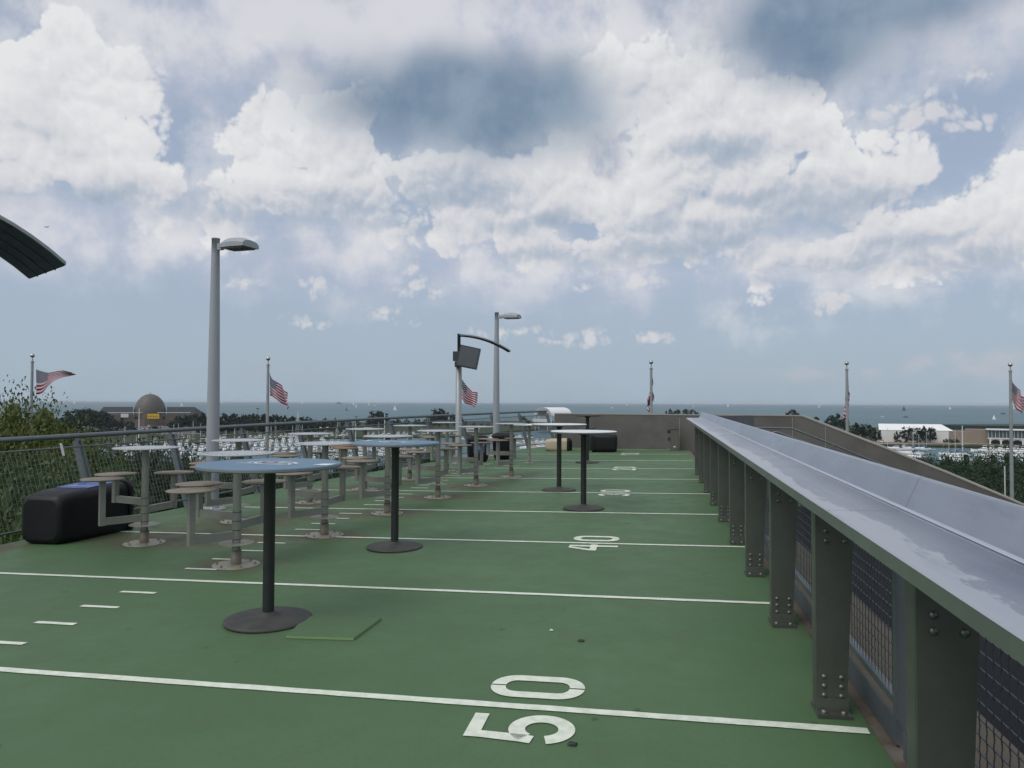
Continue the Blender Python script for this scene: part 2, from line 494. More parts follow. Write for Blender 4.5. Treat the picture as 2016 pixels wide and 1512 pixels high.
M = dict(
    deck=deck_mat(), counter=steel_top_mat(), water=water_mat(), flag=flag_mat(), blue=blue_top_mat(),
    line=mat('white_line_paint', (0.64, 0.68, 0.60), 0.55, 0, 0.3, 0.6, 16.0, 0.1, 120, (0.40, 0.46, 0.36)),
    fascia=mat('counter_edge_steel', (0.30, 0.33, 0.31), 0.30, 0.8, 0.5, 0.3, 5.0),
    post=mat('dark_brushed_steel', (0.125, 0.138, 0.122), 0.36, 0.6, 0.5, 0.5, 4.0, 0.05, 60, (0.080, 0.084, 0.070)),
    steel=mat('weathered_grey_steel', (0.235, 0.245, 0.222), 0.42, 0.35, 0.5, 0.45, 5.0, 0.05, 60, (0.15, 0.145, 0.120)),
    bolt=mat('steel_bolt', (0.42, 0.42, 0.40), 0.3, 0.9, 0.5, 0.2, 30),
    flange=mat('rusty_floor_plate', (0.36, 0.36, 0.31), 0.5, 0.3, 0.5, 0.6, 9.0, 0.1, 60, (0.24, 0.19, 0.13)),
    colfoot=mat('stained_column_foot', (0.19, 0.175, 0.145), 0.5, 0.35, 0.5, 0.6, 12.0, 0, 40, (0.12, 0.085, 0.055)),
    alu=mat('perforated_pale_top', (0.40, 0.43, 0.45), 0.42, 0.35, 0.5, 0.3, 7.0, 0, 40, (0.31, 0.33, 0.34)),
    glint=mat('painted_sky_glint', (0.55, 0.59, 0.66), 0.4, 0.7, 0.5, 0.3, 3.0, 0, 40, (0.4, 0.43, 0.5)),  # pale tone carries the sky's reflection along the counter crease
    bolt2=mat('dull_steel_bolt', (0.20, 0.21, 0.19), 0.45, 0.7, 0.5, 0.3, 30),
    hole=mat('dark_hole', (0.03, 0.035, 0.035), 0.8),
    seat=mat('weathered_brown_seat', (0.160, 0.135, 0.106), 0.65, 0, 0.25, 0.75, 9.0, 0.2, 50, (0.245, 0.222, 0.188)),
    seatrust=mat('rusty_orange_seat', (0.21, 0.125, 0.075), 0.65, 0, 0.25, 0.6, 9.0, 0.2, 50, (0.26, 0.19, 0.135)),
    black=mat('black_painted_iron', (0.014, 0.017, 0.018), 0.5, 0, 0.45, 0.3, 12.0, 0.1, 60, (0.03, 0.032, 0.032)),
    blackbase=mat('worn_black_table_base', (0.034, 0.037, 0.035), 0.62, 0, 0.4, 0.5, 8.0, 0.2, 60, (0.075, 0.070, 0.062)),
    edge=mat('grey_table_edge', (0.16, 0.18, 0.19), 0.5, 0, 0.4, 0.3, 8),
    white_top=mat('pale_table_laminate', (0.62, 0.66, 0.68), 0.35, 0, 0.5, 0.2, 6, 0, 40, (0.52, 0.56, 0.58)),
    decal=mat('faded_white_decal', (0.62, 0.66, 0.70), 0.5, 0, 0.4, 0.4, 20, 0, 40, (0.42, 0.52, 0.62)),
    decal2=mat('faded_salmon_decal', (0.42, 0.34, 0.36), 0.5, 0, 0.4, 0.5, 20, 0, 40, (0.30, 0.34, 0.42)),
    navy=mat('navy_decal', (0.03, 0.06, 0.13), 0.5, 0, 0.4, 0.3, 20),
    bin=mat('black_bin_plastic', (0.004, 0.0045, 0.006), 0.5, 0, 0.3, 0.3, 6.0, 0.15, 30, (0.010, 0.011, 0.014)),
    binblue=mat('blue_bin_label', (0.020, 0.065, 0.27), 0.35, 0, 0.5, 0.2, 8),
    beige=mat('beige_bin_plastic', (0.40, 0.34, 0.25), 0.55, 0, 0.4, 0.4, 4, 0.1, 30, (0.32, 0.27, 0.20)),
    lamp=mat('pale_grey_lamp_paint', (0.27, 0.295, 0.325), 0.45, 0.0, 0.4, 0.25, 2.5, 0, 40, (0.23, 0.25, 0.28)),
    lampglass=mat('dull_lamp_lens', (0.06, 0.065, 0.07), 0.25, 0, 0.5),
    pole=mat('grey_metal_pole', (0.27, 0.29, 0.30), 0.4, 0.3, 0.5, 0.3, 3),
    dpole=mat('dark_grey_pole', (0.055, 0.065, 0.075), 0.45, 0.1, 0.5, 0.2, 3),
    screen=mat('screen_box_shell', (0.018, 0.026, 0.032), 0.4, 0, 0.5, 0.2, 5),
    louvre=mat('dark_canopy_underside', (0.12, 0.14, 0.205), 0.6, 0, 0.3, 0.3, 5),
    galv=mat('galvanised_rail', (0.145, 0.168, 0.18), 0.4, 0.5, 0.5, 0.4, 4.0, 0, 40, (0.095, 0.112, 0.12)),
    wire=mat('galvanised_wire', (0.13, 0.15, 0.14), 0.45, 0.3, 0.5),
    dwire=mat('dark_wire', (0.075, 0.085, 0.090), 0.45, 0.4, 0.5),
    kick=mat('grey_kick_plate', (0.085, 0.100, 0.115), 0.5, 0.3, 0.5, 0.5, 2.5, 0, 40, (0.14, 0.15, 0.15)),
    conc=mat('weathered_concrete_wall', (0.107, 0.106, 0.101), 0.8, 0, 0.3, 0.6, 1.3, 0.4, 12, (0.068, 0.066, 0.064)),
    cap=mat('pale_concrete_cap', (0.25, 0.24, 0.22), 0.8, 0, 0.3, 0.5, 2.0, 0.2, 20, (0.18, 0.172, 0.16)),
    bare=mat('bare_rusty_slab_edge', (0.145, 0.130, 0.108), 0.85, 0, 0.3, 0.7, 5.0, 0.5, 30, (0.085, 0.058, 0.042)),
    terrace=mat('brown_terrace_concrete', (0.085, 0.074, 0.060), 0.85, 0, 0.3, 0.5, 2.0, 0.2, 20, (0.065, 0.058, 0.048)),
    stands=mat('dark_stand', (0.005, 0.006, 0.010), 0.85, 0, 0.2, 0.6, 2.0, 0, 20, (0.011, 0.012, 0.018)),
    ground=mat('park_ground', (0.060, 0.080, 0.030), 0.95, 0, 0.2, 0.7, 0.02, 0, 10, (0.035, 0.055, 0.025)),
    grass=mat('grass_bank', (0.034, 0.046, 0.020), 0.95, 0, 0.2, 0.6, 0.05, 0, 10, (0.022, 0.036, 0.016)),
    asphalt=mat('lot_asphalt', (0.12, 0.12, 0.12), 0.9, 0, 0.2, 0.5, 0.05, 0, 10, (0.08, 0.085, 0.085)),
    seawall=mat('harbour_wall', (0.10, 0.105, 0.090), 0.9, 0, 0.2, 0.6, 0.1, 0, 10, (0.06, 0.07, 0.06)),
    sand=mat('pale_promenade', (0.30, 0.26, 0.20), 0.9, 0, 0.2, 0.4, 0.1),
    bark=mat('bark', (0.060, 0.048, 0.036), 0.9, 0, 0.2, 0.5, 3.0),
    leafdark=leaf_mat('dark_leaves', (0.016, 0.034, 0.017), (0.032, 0.058, 0.024), (0.010, 0.022, 0.012)),
    leaffar=leaf_mat('shore_leaves', (0.014, 0.032, 0.022), (0.026, 0.048, 0.030), (0.009, 0.020, 0.016)),
    leafgreen=leaf_mat('green_leaves', (0.040, 0.075, 0.022), (0.075, 0.115, 0.030), (0.020, 0.040, 0.014)),
    leafyellow=leaf_mat('yellow_green_leaves', (0.060, 0.085, 0.018), (0.130, 0.140, 0.024), (0.028, 0.044, 0.012)),
    hull=mat('white_hull', (0.82, 0.83, 0.83), 0.35, 0, 0.5, 0.2, 0.5),
    cabin=mat('white_cabin', (0.76, 0.77, 0.78), 0.4, 0, 0.5, 0.3, 0.6, 0, 10, (0.55, 0.57, 0.59)),
    glass=mat('dark_window_band', (0.018, 0.024, 0.030), 0.15, 0, 0.5),
    canvas=mat('blue_canvas', (0.035, 0.085, 0.20), 0.8, 0, 0.2, 0.3, 1),
    tan=mat('tan_canvas', (0.42, 0.34, 0.22), 0.8, 0, 0.2, 0.3, 1),
    mast=mat('white_mast', (0.55, 0.56, 0.57), 0.4, 0.2, 0.5),
    sail=mat('white_sailcloth', (0.78, 0.79, 0.80), 0.7, 0, 0.2),
    dsail=mat('dark_sailcloth', (0.06, 0.075, 0.085), 0.7, 0, 0.2),
    dock=mat('dock_boards', (0.17, 0.165, 0.15), 0.9, 0, 0.2, 0.5, 1),
    granite=mat('brown_granite', (0.125, 0.100, 0.085), 0.7, 0, 0.3, 0.5, 0.15, 0, 10, (0.095, 0.075, 0.065)),
    copper=mat('grey_copper_dome', (0.080, 0.082, 0.078), 0.55, 0.1, 0.4, 0.5, 0.2, 0, 10, (0.110, 0.085, 0.072)),
    winglass=mat('dark_glass_roof', (0.045, 0.055, 0.062), 0.3, 0.2, 0.5, 0.4, 0.1),
    yellow=mat('yellow_banner', (0.62, 0.42, 0.02), 0.7),
    banner=mat('white_banner', (0.58, 0.58, 0.58), 0.7),
    roofwhite=mat('white_roof_membrane', (0.68, 0.70, 0.71), 0.5, 0, 0.3, 0.2, 0.1, 0, 10, (0.60, 0.62, 0.63)),
    brick=mat('brown_stone_hall', (0.22, 0.18, 0.15), 0.8, 0, 0.3, 0.4, 0.12, 0, 10, (0.17, 0.145, 0.125)),
    hallglass=mat('green_grey_glazing', (0.06, 0.09, 0.10), 0.2, 0.1, 0.5),
    car1=mat('white_car_paint', (0.62, 0.63, 0.64), 0.3), car2=mat('dark_car_paint', (0.03, 0.035, 0.045), 0.3), car3=mat('silver_car_paint', (0.33, 0.34, 0.35), 0.3, 0.3),
    red=mat('red_paint', (0.40, 0.03, 0.03), 0.5),
    matgreen=mat('green_patch_board', (0.066, 0.128, 0.057), 0.6, 0, 0.3, 0.4, 5, 0.1, 60, (0.078, 0.114, 0.056)),
    matedge=mat('pale_board_edge', (0.16, 0.26, 0.12), 0.7),
    buff=mat('brown_box_metal', (0.10, 0.095, 0.085), 0.5, 0.2, 0.5, 0.3, 4),
)
for m_ in M.values():
    pass


# ------------------------------------------------------------------ mesh builder
class MB:
    def __init__(s):
        s.v, s.f, s.mi, s.sm = [], [], [], []

    def add(s, vs, fs, mi=0, sm=False):
        n = len(s.v)
        s.v += [tuple(p) for p in vs]
        for q in fs:
            s.f.append(tuple(i + n for i in q))
            s.mi.append(mi)
            s.sm.append(sm)

    def box(s, x0, y0, z0, x1, y1, z1, mi=0):
        vs = [(x0, y0, z0), (x1, y0, z0), (x1, y1, z0), (x0, y1, z0), (x0, y0, z1), (x1, y0, z1), (x1, y1, z1), (x0, y1, z1)]
        s.add(vs, [(3, 2, 1, 0), (4, 5, 6, 7), (0, 1, 5, 4), (1, 2, 6, 5), (2, 3, 7, 6), (3, 0, 4, 7)], mi)

    def hexa(s, b, t, mi=0):   # bottom 4 points counter-clockwise, top 4 points
        s.add(list(b) + list(t), [(3, 2, 1, 0), (4, 5, 6, 7), (0, 1, 5, 4), (1, 2, 6, 5), (2, 3, 7, 6), (3, 0, 4, 7)], mi)

    def beam(s, p, q, w, h=None, mi=0, upv=(0, 0, 1)):
        p, q = Vector(p), Vector(q)
        h = w if h is None else h
        d = (q - p).normalized()
        u = Vector(upv)
        if abs(d.dot(u)) > 0.98:
            u = Vector((0, 1, 0))
        a = d.cross(u).normalized()
        b = a.cross(d).normalized()
        a *= w / 2
        b *= h / 2
        vs = [p - a - b, p + a - b, p + a + b, p - a + b, q - a - b, q + a - b, q + a + b, q - a + b]
        s.add(vs, [(0, 1, 2, 3), (7, 6, 5, 4), (4, 5, 1, 0), (5, 6, 2, 1), (6, 7, 3, 2), (7, 4, 0, 3)], mi)

    def tube(s, pts, r, n=10, mi=0, caps=True, r2=None):
        pts = [Vector(p) for p in pts]
        rings = []
        m = len(pts)
        for i, p in enumerate(pts):
            if i == 0:
                d = pts[1] - p
            elif i == m - 1:
                d = p - pts[i - 1]
            else:
                d = (pts[i + 1] - p).normalized() + (p - pts[i - 1]).normalized()
            d.normalize()
            u = Vector((0, 0, 1)) if abs(d.z) < 0.95 else Vector((0, 1, 0))
            a = d.cross(u).normalized()
            b = a.cross(d).normalized()
            rr = r if r2 is None else r + (r2 - r) * i / (m - 1)
            if isinstance(r, (list, tuple)):
                rr = r[i]
            rings.append([p + a * (math.cos(t) * rr) + b * (math.sin(t) * rr) for t in [2 * PI * k / n for k in range(n)]])
        n0 = len(s.v)
        vs = [q for g_ in rings for q in g_]
        fs = []
        for i in range(m - 1):
            for k in range(n):
                fs.append((i * n + k, i * n + (k + 1) % n, (i + 1) * n + (k + 1) % n, (i + 1) * n + k))
        s.add(vs, fs, mi, True)
        if caps:
            s.add([rings[0][k] for k in range(n)], [tuple(range(n))], mi)
            s.add([rings[-1][k] for k in range(n)], [tuple(reversed(range(n)))], mi)

    def lathe(s, prof, n=24, mi=0, cx=0, cy=0, sm=True, ph=0.0):
        m = len(prof)
        vs = []
        for (r, z) in prof:
            r = max(r, 1e-4)
            for k in range(n):
                t = 2 * PI * k / n + ph
                vs.append((cx + r * math.cos(t), cy + r * math.sin(t), z))
        fs = []
        for i in range(m - 1):
            for k in range(n):
                fs.append((i * n + k, i * n + (k + 1) % n, (i + 1) * n + (k + 1) % n, (i + 1) * n + k))
        s.add(vs, fs, mi, sm)

    def prism(s, poly, z0, z1, mi=0, top=None):
        n = len(poly)
        vs = [(x, y, z0) for x, y in poly] + [(x, y, z1) for x, y in poly]
        s.add(vs, [tuple(reversed(range(n)))] + [(i, (i + 1) % n, n + (i + 1) % n, n + i) for i in range(n)], mi)
        s.add([(x, y, z1) for x, y in poly], [tuple(range(n))], mi if top is None else top)

    def build(s, name, mats, parent=None, loc=None):
        me = bpy.data.meshes.new(name)
        me.from_pydata(s.v, [], s.f)
        if not isinstance(mats, (list, tuple)):
            mats = [mats]
        for mm in mats:
            me.materials.append(mm)
        me.polygons.foreach_set('material_index', s.mi)
        me.polygons.foreach_set('use_smooth', s.sm)
        me.update()
        o = bpy.data.objects.new(name, me)
        col.objects.link(o)
        if parent:
            o.parent = parent
        if loc is not None:
            o.location = loc
        return o


def tag(o, label=None, cat=None, group=None, kind=None):
    if label:
        o['label'] = label
    if cat:
        o['category'] = cat
    if group:
        o['group'] = group
    if kind:
        o['kind'] = kind
    return o


ORDW = {}


def order(o, base):
    ORDW.setdefault(base, []).append(o)
    return o


def empty(name, loc, rz=0.0):
    o = bpy.data.objects.new(name, None)
    o.empty_display_size = 0.1
    col.objects.link(o)
    o.location = loc
    o.rotation_euler = (0, 0, rz)
    return o


KIDS = {}


def copy_tree(o, parent=None):
    c = o.copy()
    col.objects.link(c)
    if parent:
        c.parent = parent
    for ch in [x for x in ALLCH.get(o.name, [])]:
        copy_tree(ch, c)
    return c


ALLCH = {}


def index_children(root):
    ch = [x for x in bpy.data.objects if x.parent == root]
    ALLCH[root.name] = ch
    for x in ch:
        index_children(x)


def place(proto, first, loc, rz=0.0, sc=None):
    o = proto if first else copy_tree(proto)
    o.location = loc
    o.rotation_euler = (0, 0, rz)
    if sc:
        o.scale = sc if isinstance(sc, (tuple, list)) else (sc, sc, sc)
    return o


def zd(x, y):
    return 0.019025 * x + 0.00659 * y


def dk(x, y, h=0.0):
    return (x, y, zd(x, y) + h)


# ------------------------------------------------------------------ the setting
WZ = -28.55
LZ = -27.2
w = MB()
w.add([(-30000, -2000, WZ), (30000, -2000, WZ), (30000, 36000, WZ), (-30000, 36000, WZ)], [(0, 1, 2, 3)])
tag(w.build('water', M['water']), 'blue green lake reaching the horizon and grey harbour water', kind='structure')


def sheet(name, pts, mtl, z0, z1, label):
    b = MB()
    b.prism(pts, z0, z1)
    return tag(b.build(name, mtl), label, kind='structure')


def gp(px, py, z=LZ):
    p = at_z(px, py, z)
    return (p.x, p.y)


near = [(-260, -60), (260, -60), (330, 120), gp(2300, 950), gp(2016, 935), gp(1700, 930), gp(1200, 928), gp(1000, 925), gp(700, 935), gp(350, 930), gp(150, 895), gp(0, 890), gp(-300, 900)]
sheet('ground', list(near), M['ground'], WZ - 2, LZ, 'dark grassy park ground below the deck')
isl = [gp(-500, 900), gp(-100, 888), gp(170, 879), gp(330, 878), gp(420, 868), gp(620, 862), gp(900, 858), gp(1010, 848), gp(1120, 842), gp(1250, 836), gp(1250, 824), gp(1120, 829), gp(900, 829), gp(650, 832), gp(400, 833), gp(60, 834), gp(-500, 834)]
sheet('island', isl, M['grass'], WZ - 2, LZ, 'low grassy island across the harbour')
isr = [gp(1380, 858), gp(1600, 868), gp(1740, 876), gp(2016, 880), gp(2700, 892), gp(2700, 852), gp(2050, 846), gp(1850, 846), gp(1720, 842), gp(1620, 832), gp(1500, 828), gp(1300, 824)]
sheet('peninsula', isr, M['grass'], WZ - 2, LZ + 0.02, 'low shore with halls across the harbour at right')
lot = [gp(150, 856), gp(400, 855), gp(400, 837), gp(150, 838)]
sheet('parking_lot', lot, M['asphalt'], LZ - 0.5, LZ + 0.15, 'grey parking lot on the island below the domed hall')
pro = [gp(1690, 873.5), gp(2016, 876.5), gp(2500, 881), gp(2500, 876), gp(2016, 871.5), gp(1690, 869.5)]
sheet('promenade', pro, M['sand'], LZ - 0.5, LZ + 0.2, 'pale promenade along the harbour wall')
bw = [gp(1850, 845, WZ), gp(2016, 847, WZ), gp(2600, 850, WZ), gp(2600, 843.5, WZ), gp(2016, 842, WZ), gp(1850, 842.5, WZ)]
b = MB(); b.prism(bw, WZ - 1, WZ + 5)
tag(b.build('breakwater', M['leaffar']), 'dark overgrown breakwater strip on the lake behind the stone hall', kind='structure')

# deck surface: follows the curved railing on its left side
LEFT = [(-7.0, -4.0), (-6.93, 3.0), (-6.86, 5.5), (-6.80, 6.73), (-6.64, 8.8), (-6.40, 10.6), (-6.26, 11.9), (-6.05, 13.3), (-5.55, 15.6), (-4.95, 17.9), (-4.25, 20.1), (-3.42, 22.4), (-3.0, 23.2)]
RIGHT = [(0.95, 21.3), (0.96, 16.0), (0.945, 8.0), (0.93, 3.0), (0.92, -4.0)]
poly = LEFT + RIGHT
d = MB()
n = len(poly)
d.add([dk(x, y, 0) for x, y in reversed(poly)], [tuple(range(n))])
tag(d.build('deck_floor', M['deck']), 'green coated deck floor painted as a football field', kind='structure')
b = MB()
big = [(x - (0.06 if x < -2.9 else 0), y) for x, y in LEFT] + [(1.03, 21.3), (1.03, 16.0), (1.02, 8.0), (1.01, 3.0), (1.0, -4.0)]
n = len(big)
rb = list(reversed(big))
b.add([dk(x, y, -0.012) for x, y in rb] + [dk(x, y, -0.5) for x, y in rb], [tuple(range(n)), tuple(reversed(range(n, 2 * n)))] + [(i, n + i, n + (i + 1) % n, (i + 1) % n) for i in range(n)])
tag(b.build('deck_slab', M['bare']), 'bare rust stained concrete slab showing at the edge of the deck', kind='structure')
b = MB()
ins = [(x + 0.5, y) for x, y in LEFT] + [(0.8, 21.3), (0.8, -4.0)]
b.prism([(x, y) for x, y in reversed(ins)], -27.5, -0.75)
tag(b.build('stadium_wall', M['conc']), 'concrete stadium structure that carries the deck', 'wall')
# lower terrace beside the deck and the dark stand beyond it
b = MB()
b.prism([(1.05, -4), (2.45, -4), (2.45, 20), (1.05, 20)], -1.2, -0.9)
tag(b.build('lower_terrace', M['terrace']), 'brown concrete terrace below the counter', kind='structure')
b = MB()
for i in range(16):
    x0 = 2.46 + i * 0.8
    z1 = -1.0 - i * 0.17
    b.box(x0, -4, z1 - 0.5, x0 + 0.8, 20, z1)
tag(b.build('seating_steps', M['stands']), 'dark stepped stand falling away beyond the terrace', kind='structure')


# painted field: lines, hash marks and numbers, one sheet each
def strip(bm, x0, y0, x1, y1, w_, h=0.004, jag=0.0, seg=1):
    p, q = Vector((x0, y0)), Vector((x1, y1))
    dd = (q - p).normalized()
    nn = Vector((-dd.y, dd.x))
    L, Rr = [], []
    for i in range(seg + 1):
        c_ = p + (q - p) * (i / seg)
        j1 = random.uniform(-jag, jag)
        j2 = random.uniform(-jag, jag)
        a = c_ + nn * (w_ / 2 + j1)
        e_ = c_ - nn * (w_ / 2 + j2)
        L.append(dk(a.x, a.y, h))
        Rr.append(dk(e_.x, e_.y, h))
    vs = L + Rr
    bm.add(vs, [(seg + 1 + i, seg + 2 + i, i + 1, i) for i in range(seg)])


def yline(k, x):
    return 3.455 + 1.998 * k - 0.0176 * x


def leftx(y):
    for (xa, ya), (xb, yb) in zip(LEFT, LEFT[1:]):
        if ya <= y <= yb:
            return xa + (xb - xa) * (y - ya) / (yb - ya)
    return -7


LINEN = ['midfield line through the number fifty', 'line between fifty and forty', 'line through the number forty', 'line between forty and thirty', 'line through the number thirty',
         'line between thirty and twenty', 'line through the number twenty', 'line between twenty and ten', 'line through the number ten', 'line past the number ten, last before the wall']
for k in range(0, 9):
    y = yline(k, -2)
    b = MB()
    strip(b, leftx(y) + 0.25, yline(k, leftx(y)), 0.915, yline(k, 0.91), 0.052 if k else 0.058, jag=0.0025, seg=60)
    tag(b.build('yard_line', M['line']), 'white painted ' + LINEN[k], 'painted line', 'yard lines painted across the deck')
# the far line near the wall
a0 = at_z(1210, 880.5, 0.13); a1 = at_z(1358, 887, 0.15)
b = MB()
strip(b, -2.6, 21.45, 0.88, 21.05, 0.05, jag=0.002, seg=20)
tag(b.build('yard_line', M['line']), 'white painted ' + LINEN[9], 'painted line', 'yard lines painted across the deck')
ORD0 = ['nearest', 'second', 'third', 'fourth', 'fifth', 'sixth', 'seventh', 'eighth', 'ninth']
for k in range(0, 8):
    for j in range(1, 5):
        y = 3.455 + 1.998 * k + 0.4 * j
        xo = 0.012 * (k + j * 0.2)
        b = MB()
        strip(b, -4.10 + xo * 2, y + 0.07, -3.79 + xo * 2, y + 0.065, 0.045, jag=0.002, seg=6)
        tag(b.build('hash_mark', M['line']), 'white hash mark, %s beyond the %s yard line' % (['first', 'second', 'third', 'fourth'][j - 1], ORD0[k]), 'painted mark', 'hash marks between the yard lines')


def digit_polys(ch):
    """glyph outlines as quads in a box 0..W wide, 0..1 high (stencil look)"""
    quads = []

    def arc(cx, cy, rx, ry, a0, a1, t, n=14, ry_in=None):
        for i in range(n):
            t0 = R(a0 + (a1 - a0) * i / n)
            t1 = R(a0 + (a1 - a0) * (i + 1) / n)
            o = lambda r_, q_, tt: (cx + r_ * math.cos(tt), cy + q_ * math.sin(tt))
            ti = t if ry_in is None else ry_in
            quads.append([o(rx, ry, t0), o(rx, ry, t1), o(rx - t, ry - ti, t1), o(rx - t, ry - ti, t0)])

    def rect(x0, y0, x1, y1):
        quads.append([(x0, y0), (x1, y0), (x1, y1), (x0, y1)])
    W = 0.62
    if ch == '0':
        gap = 0.014
        t = 0.17
        for sx in (-1, 1):
            cx = W / 2
            if sx > 0:
                arc(cx + gap, 0.72, W / 2 - gap, 0.28, 0, 90, 0.155, ry_in=0.16)
                rect(W - 0.155, 0.28, W, 0.72)
                arc(cx + gap, 0.28, W / 2 - gap, 0.28, -90, 0, 0.155, ry_in=0.16)
            else:
                arc(cx - gap, 0.72, W / 2 - gap, 0.28, 90, 180, 0.155, ry_in=0.16)
                rect(0, 0.28, 0.155, 0.72)
                arc(cx - gap, 0.28, W / 2 - gap, 0.28, 180, 270, 0.155, ry_in=0.16)
    elif ch == '5':
        rect(0.06, 0.86, 0.58, 1.0)
        quads.append([(0.02, 0.47), (0.17, 0.44), (0.20, 0.86), (0.06, 0.86)])
        quads.append([(0.02, 0.47), (0.0, 0.38), (0.15, 0.36), (0.17, 0.44)])
        arc(0.31, 0.31, 0.31, 0.31, 145, -90, 0.165, 22, 0.155)
        arc(0.31, 0.31, 0.31, 0.31, -90, -165, 0.165, 10, 0.155)
    elif ch == '4':
        rect(0.40, 0.0, 0.56, 0.42)
        rect(0.40, 0.56, 0.56, 1.0)
        rect(0.0, 0.42, 0.64, 0.56)
        quads.append([(0.0, 0.56), (0.16, 0.56), (0.40, 1.0), (0.27, 1.0)])
    elif ch == '3':
        arc(0.30, 0.73, 0.29, 0.27, 165, -75, 0.15, 20, 0.14)
        arc(0.30, 0.28, 0.32, 0.28, 75, -165, 0.155, 20, 0.14)
    elif ch == '2':
        arc(0.31, 0.70, 0.30, 0.30, 170, -15, 0.15, 18, 0.14)
        quads.append([(0.0, 0.14), (0.20, 0.14), (0.61, 0.62), (0.45, 0.66)])
        rect(0.0, 0.0, 0.62, 0.14)
    elif ch == '1':
        rect(0.24, 0.0, 0.40, 1.0)
        quads.append([(0.06, 0.80), (0.06, 0.70), (0.24, 0.80), (0.24, 1.0)])
    return quads


def number(txt, k, label):
    yl = yline(k, -0.55)
    H_ = 0.475
    rn = empty('field_number', dk(-0.55, yl, 0.0045))
    on = Vector(rn.location)
    tag(rn, label, 'painted number', 'yard numbers painted on the deck')
    for i, ch in enumerate(txt):
        b = MB()
        y0 = yl - 0.365 if i == 0 else yl + 0.105
        for q in digit_polys(ch):
            pts = []
            for (gx, gy) in q:
                X = -0.33 - gy * H_
                Y = y0 + gx * 0.455
                pts.append(tuple(Vector(dk(X, Y, 0.0045)) - on))
            # keep the faces looking up
            a_, b_, c_ = Vector(pts[0]), Vector(pts[1]), Vector(pts[2])
            if (b_ - a_).cross(c_ - a_).z < 0:
                pts.reverse()
            b.add(pts, [(0, 1, 2, 3)])
        b.build('digit', M['line'], rn)


number('50', 0, 'large white 50 painted across the nearest yard line')
number('40', 2, 'white 40 painted on the green deck before the pale round tables')
number('30', 4, 'white 30 painted on the green deck right of the pale pedestal table')
number('20', 6, 'white 20 painted on the far part of the deck')
number('10', 8, 'white 10 painted on the deck nearest the concrete wall')

# loose board on the deck
pts = [(-2.225, 4.25), (-1.79, 4.27), (-1.775, 4.70), (-2.29, 4.66)]
b = MB()
b.add([dk(x, y, 0.016) for x, y in pts], [(0, 1, 2, 3)], 0)
b.add([dk(x, y, 0.002) for x, y in pts] + [dk(x, y, 0.016) for x, y in pts], [(i, (i + 1) % 4, 4 + (i + 1) % 4, 4 + i) for i in range(4)], 1)
tag(b.build('patch_board', [M['matgreen'], M['matedge']]), 'square green board lying on the deck by the nearest black pedestal base', 'board')
# litter
for (x, y, s_, mm, lab) in [(-0.62, 4.62, 0.012, 'line', 'tiny pale scrap on the green deck above the number fifty'), (-0.42, 4.45, 0.022, 'black', 'small dark leaf on the green deck right of the pale scrap'),
                            (-0.33, 3.12, 0.022, 'black', 'dark leaf lying at the foot of the painted five')]:
    b = MB()
    b.hexa([dk(x - s_, y - s_ * .5, 0.005), dk(x + s_ * .8, y - s_ * .7, 0.005), dk(x + s_, y + s_ * .5, 0.005), dk(x - s_ * .6, y + s_ * .6, 0.005)],
           [dk(x - s_ * .9, y - s_ * .4, 0.010), dk(x + s_ * .7, y - s_ * .6, 0.013), dk(x + s_ * .9, y + s_ * .4, 0.009), dk(x - s_ * .5, y + s_ * .5, 0.012)])
    tag(b.build('litter_scrap', M[mm]), lab, 'litter')

# ------------------------------------------------------------------ concrete end wall and descending parapet
WA = Vector((-2.98, 22.5)); WB = Vector((0.78, 21.0))
wd = (WB - WA).normalized()
pk = None
d3 = ray(1579, 817)
# where that direction meets the wall line
den = d3.x * wd.y - d3.y * wd.x
tt = (WA.x * wd.y - WA.y * wd.x) / den
WC = EYE + d3 * tt


def on_wall(px, py):
    dd = ray(px, py)
    t_ = (WA.x * wd.y - WA.y * wd.x) / (dd.x * wd.y - dd.y * wd.x)
    return EYE + dd * t_


top_pts = [on_wall(*p) for p in [(1092, 813.5), (1340, 815.5), (1579, 817.5), (1621, 834), (1726, 874.5), (1868, 931), (1982, 979), (2100, 1031), (2300, 1120)]]
root = empty('parapet_wall', top_pts[0] - Vector((0, 0, top_pts[0].z)))
tag(root, 'brown grey concrete parapet closing the deck and stepping down to the right', 'wall')
nn = Vector((-wd.y, wd.x, 0))
if nn.y < 0:
    nn = -nn
b = MB(); cb = MB()
off = root.location
for i in range(len(top_pts) - 1):
    p, q = top_pts[i] - off, top_pts[i + 1] - off
    zb = -0.6 - off.z if i < 2 else -8 - off.z
    t_ = nn * 0.32
    dz = Vector((0, 0, 0.03))
    pb, qb = Vector((p.x, p.y, zb)), Vector((q.x, q.y, zb))
    b.hexa([pb, qb, qb + t_, pb + t_], [p - dz, q - dz, q + t_ - dz, p + t_ - dz])
    e_ = nn * -0.012
    cb.hexa([p - dz + e_, q - dz + e_, q + t_ - dz - e_, p + t_ - dz - e_], [p + e_, q + e_, q + t_ - e_, p + t_ - e_])
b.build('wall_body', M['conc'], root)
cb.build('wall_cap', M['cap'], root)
# joints as thin recess strips on the face
jb = MB()
for px in (1338, 1560, 1625):
    pt = on_wall(px, 826 if px < 1600 else 842) - off
    jb.box(pt.x - 0.008, pt.y - 0.012, -2, pt.x + 0.008, pt.y - 0.004, pt.z + 0.05)
jb.build('wall_joint', M['cap'], root)

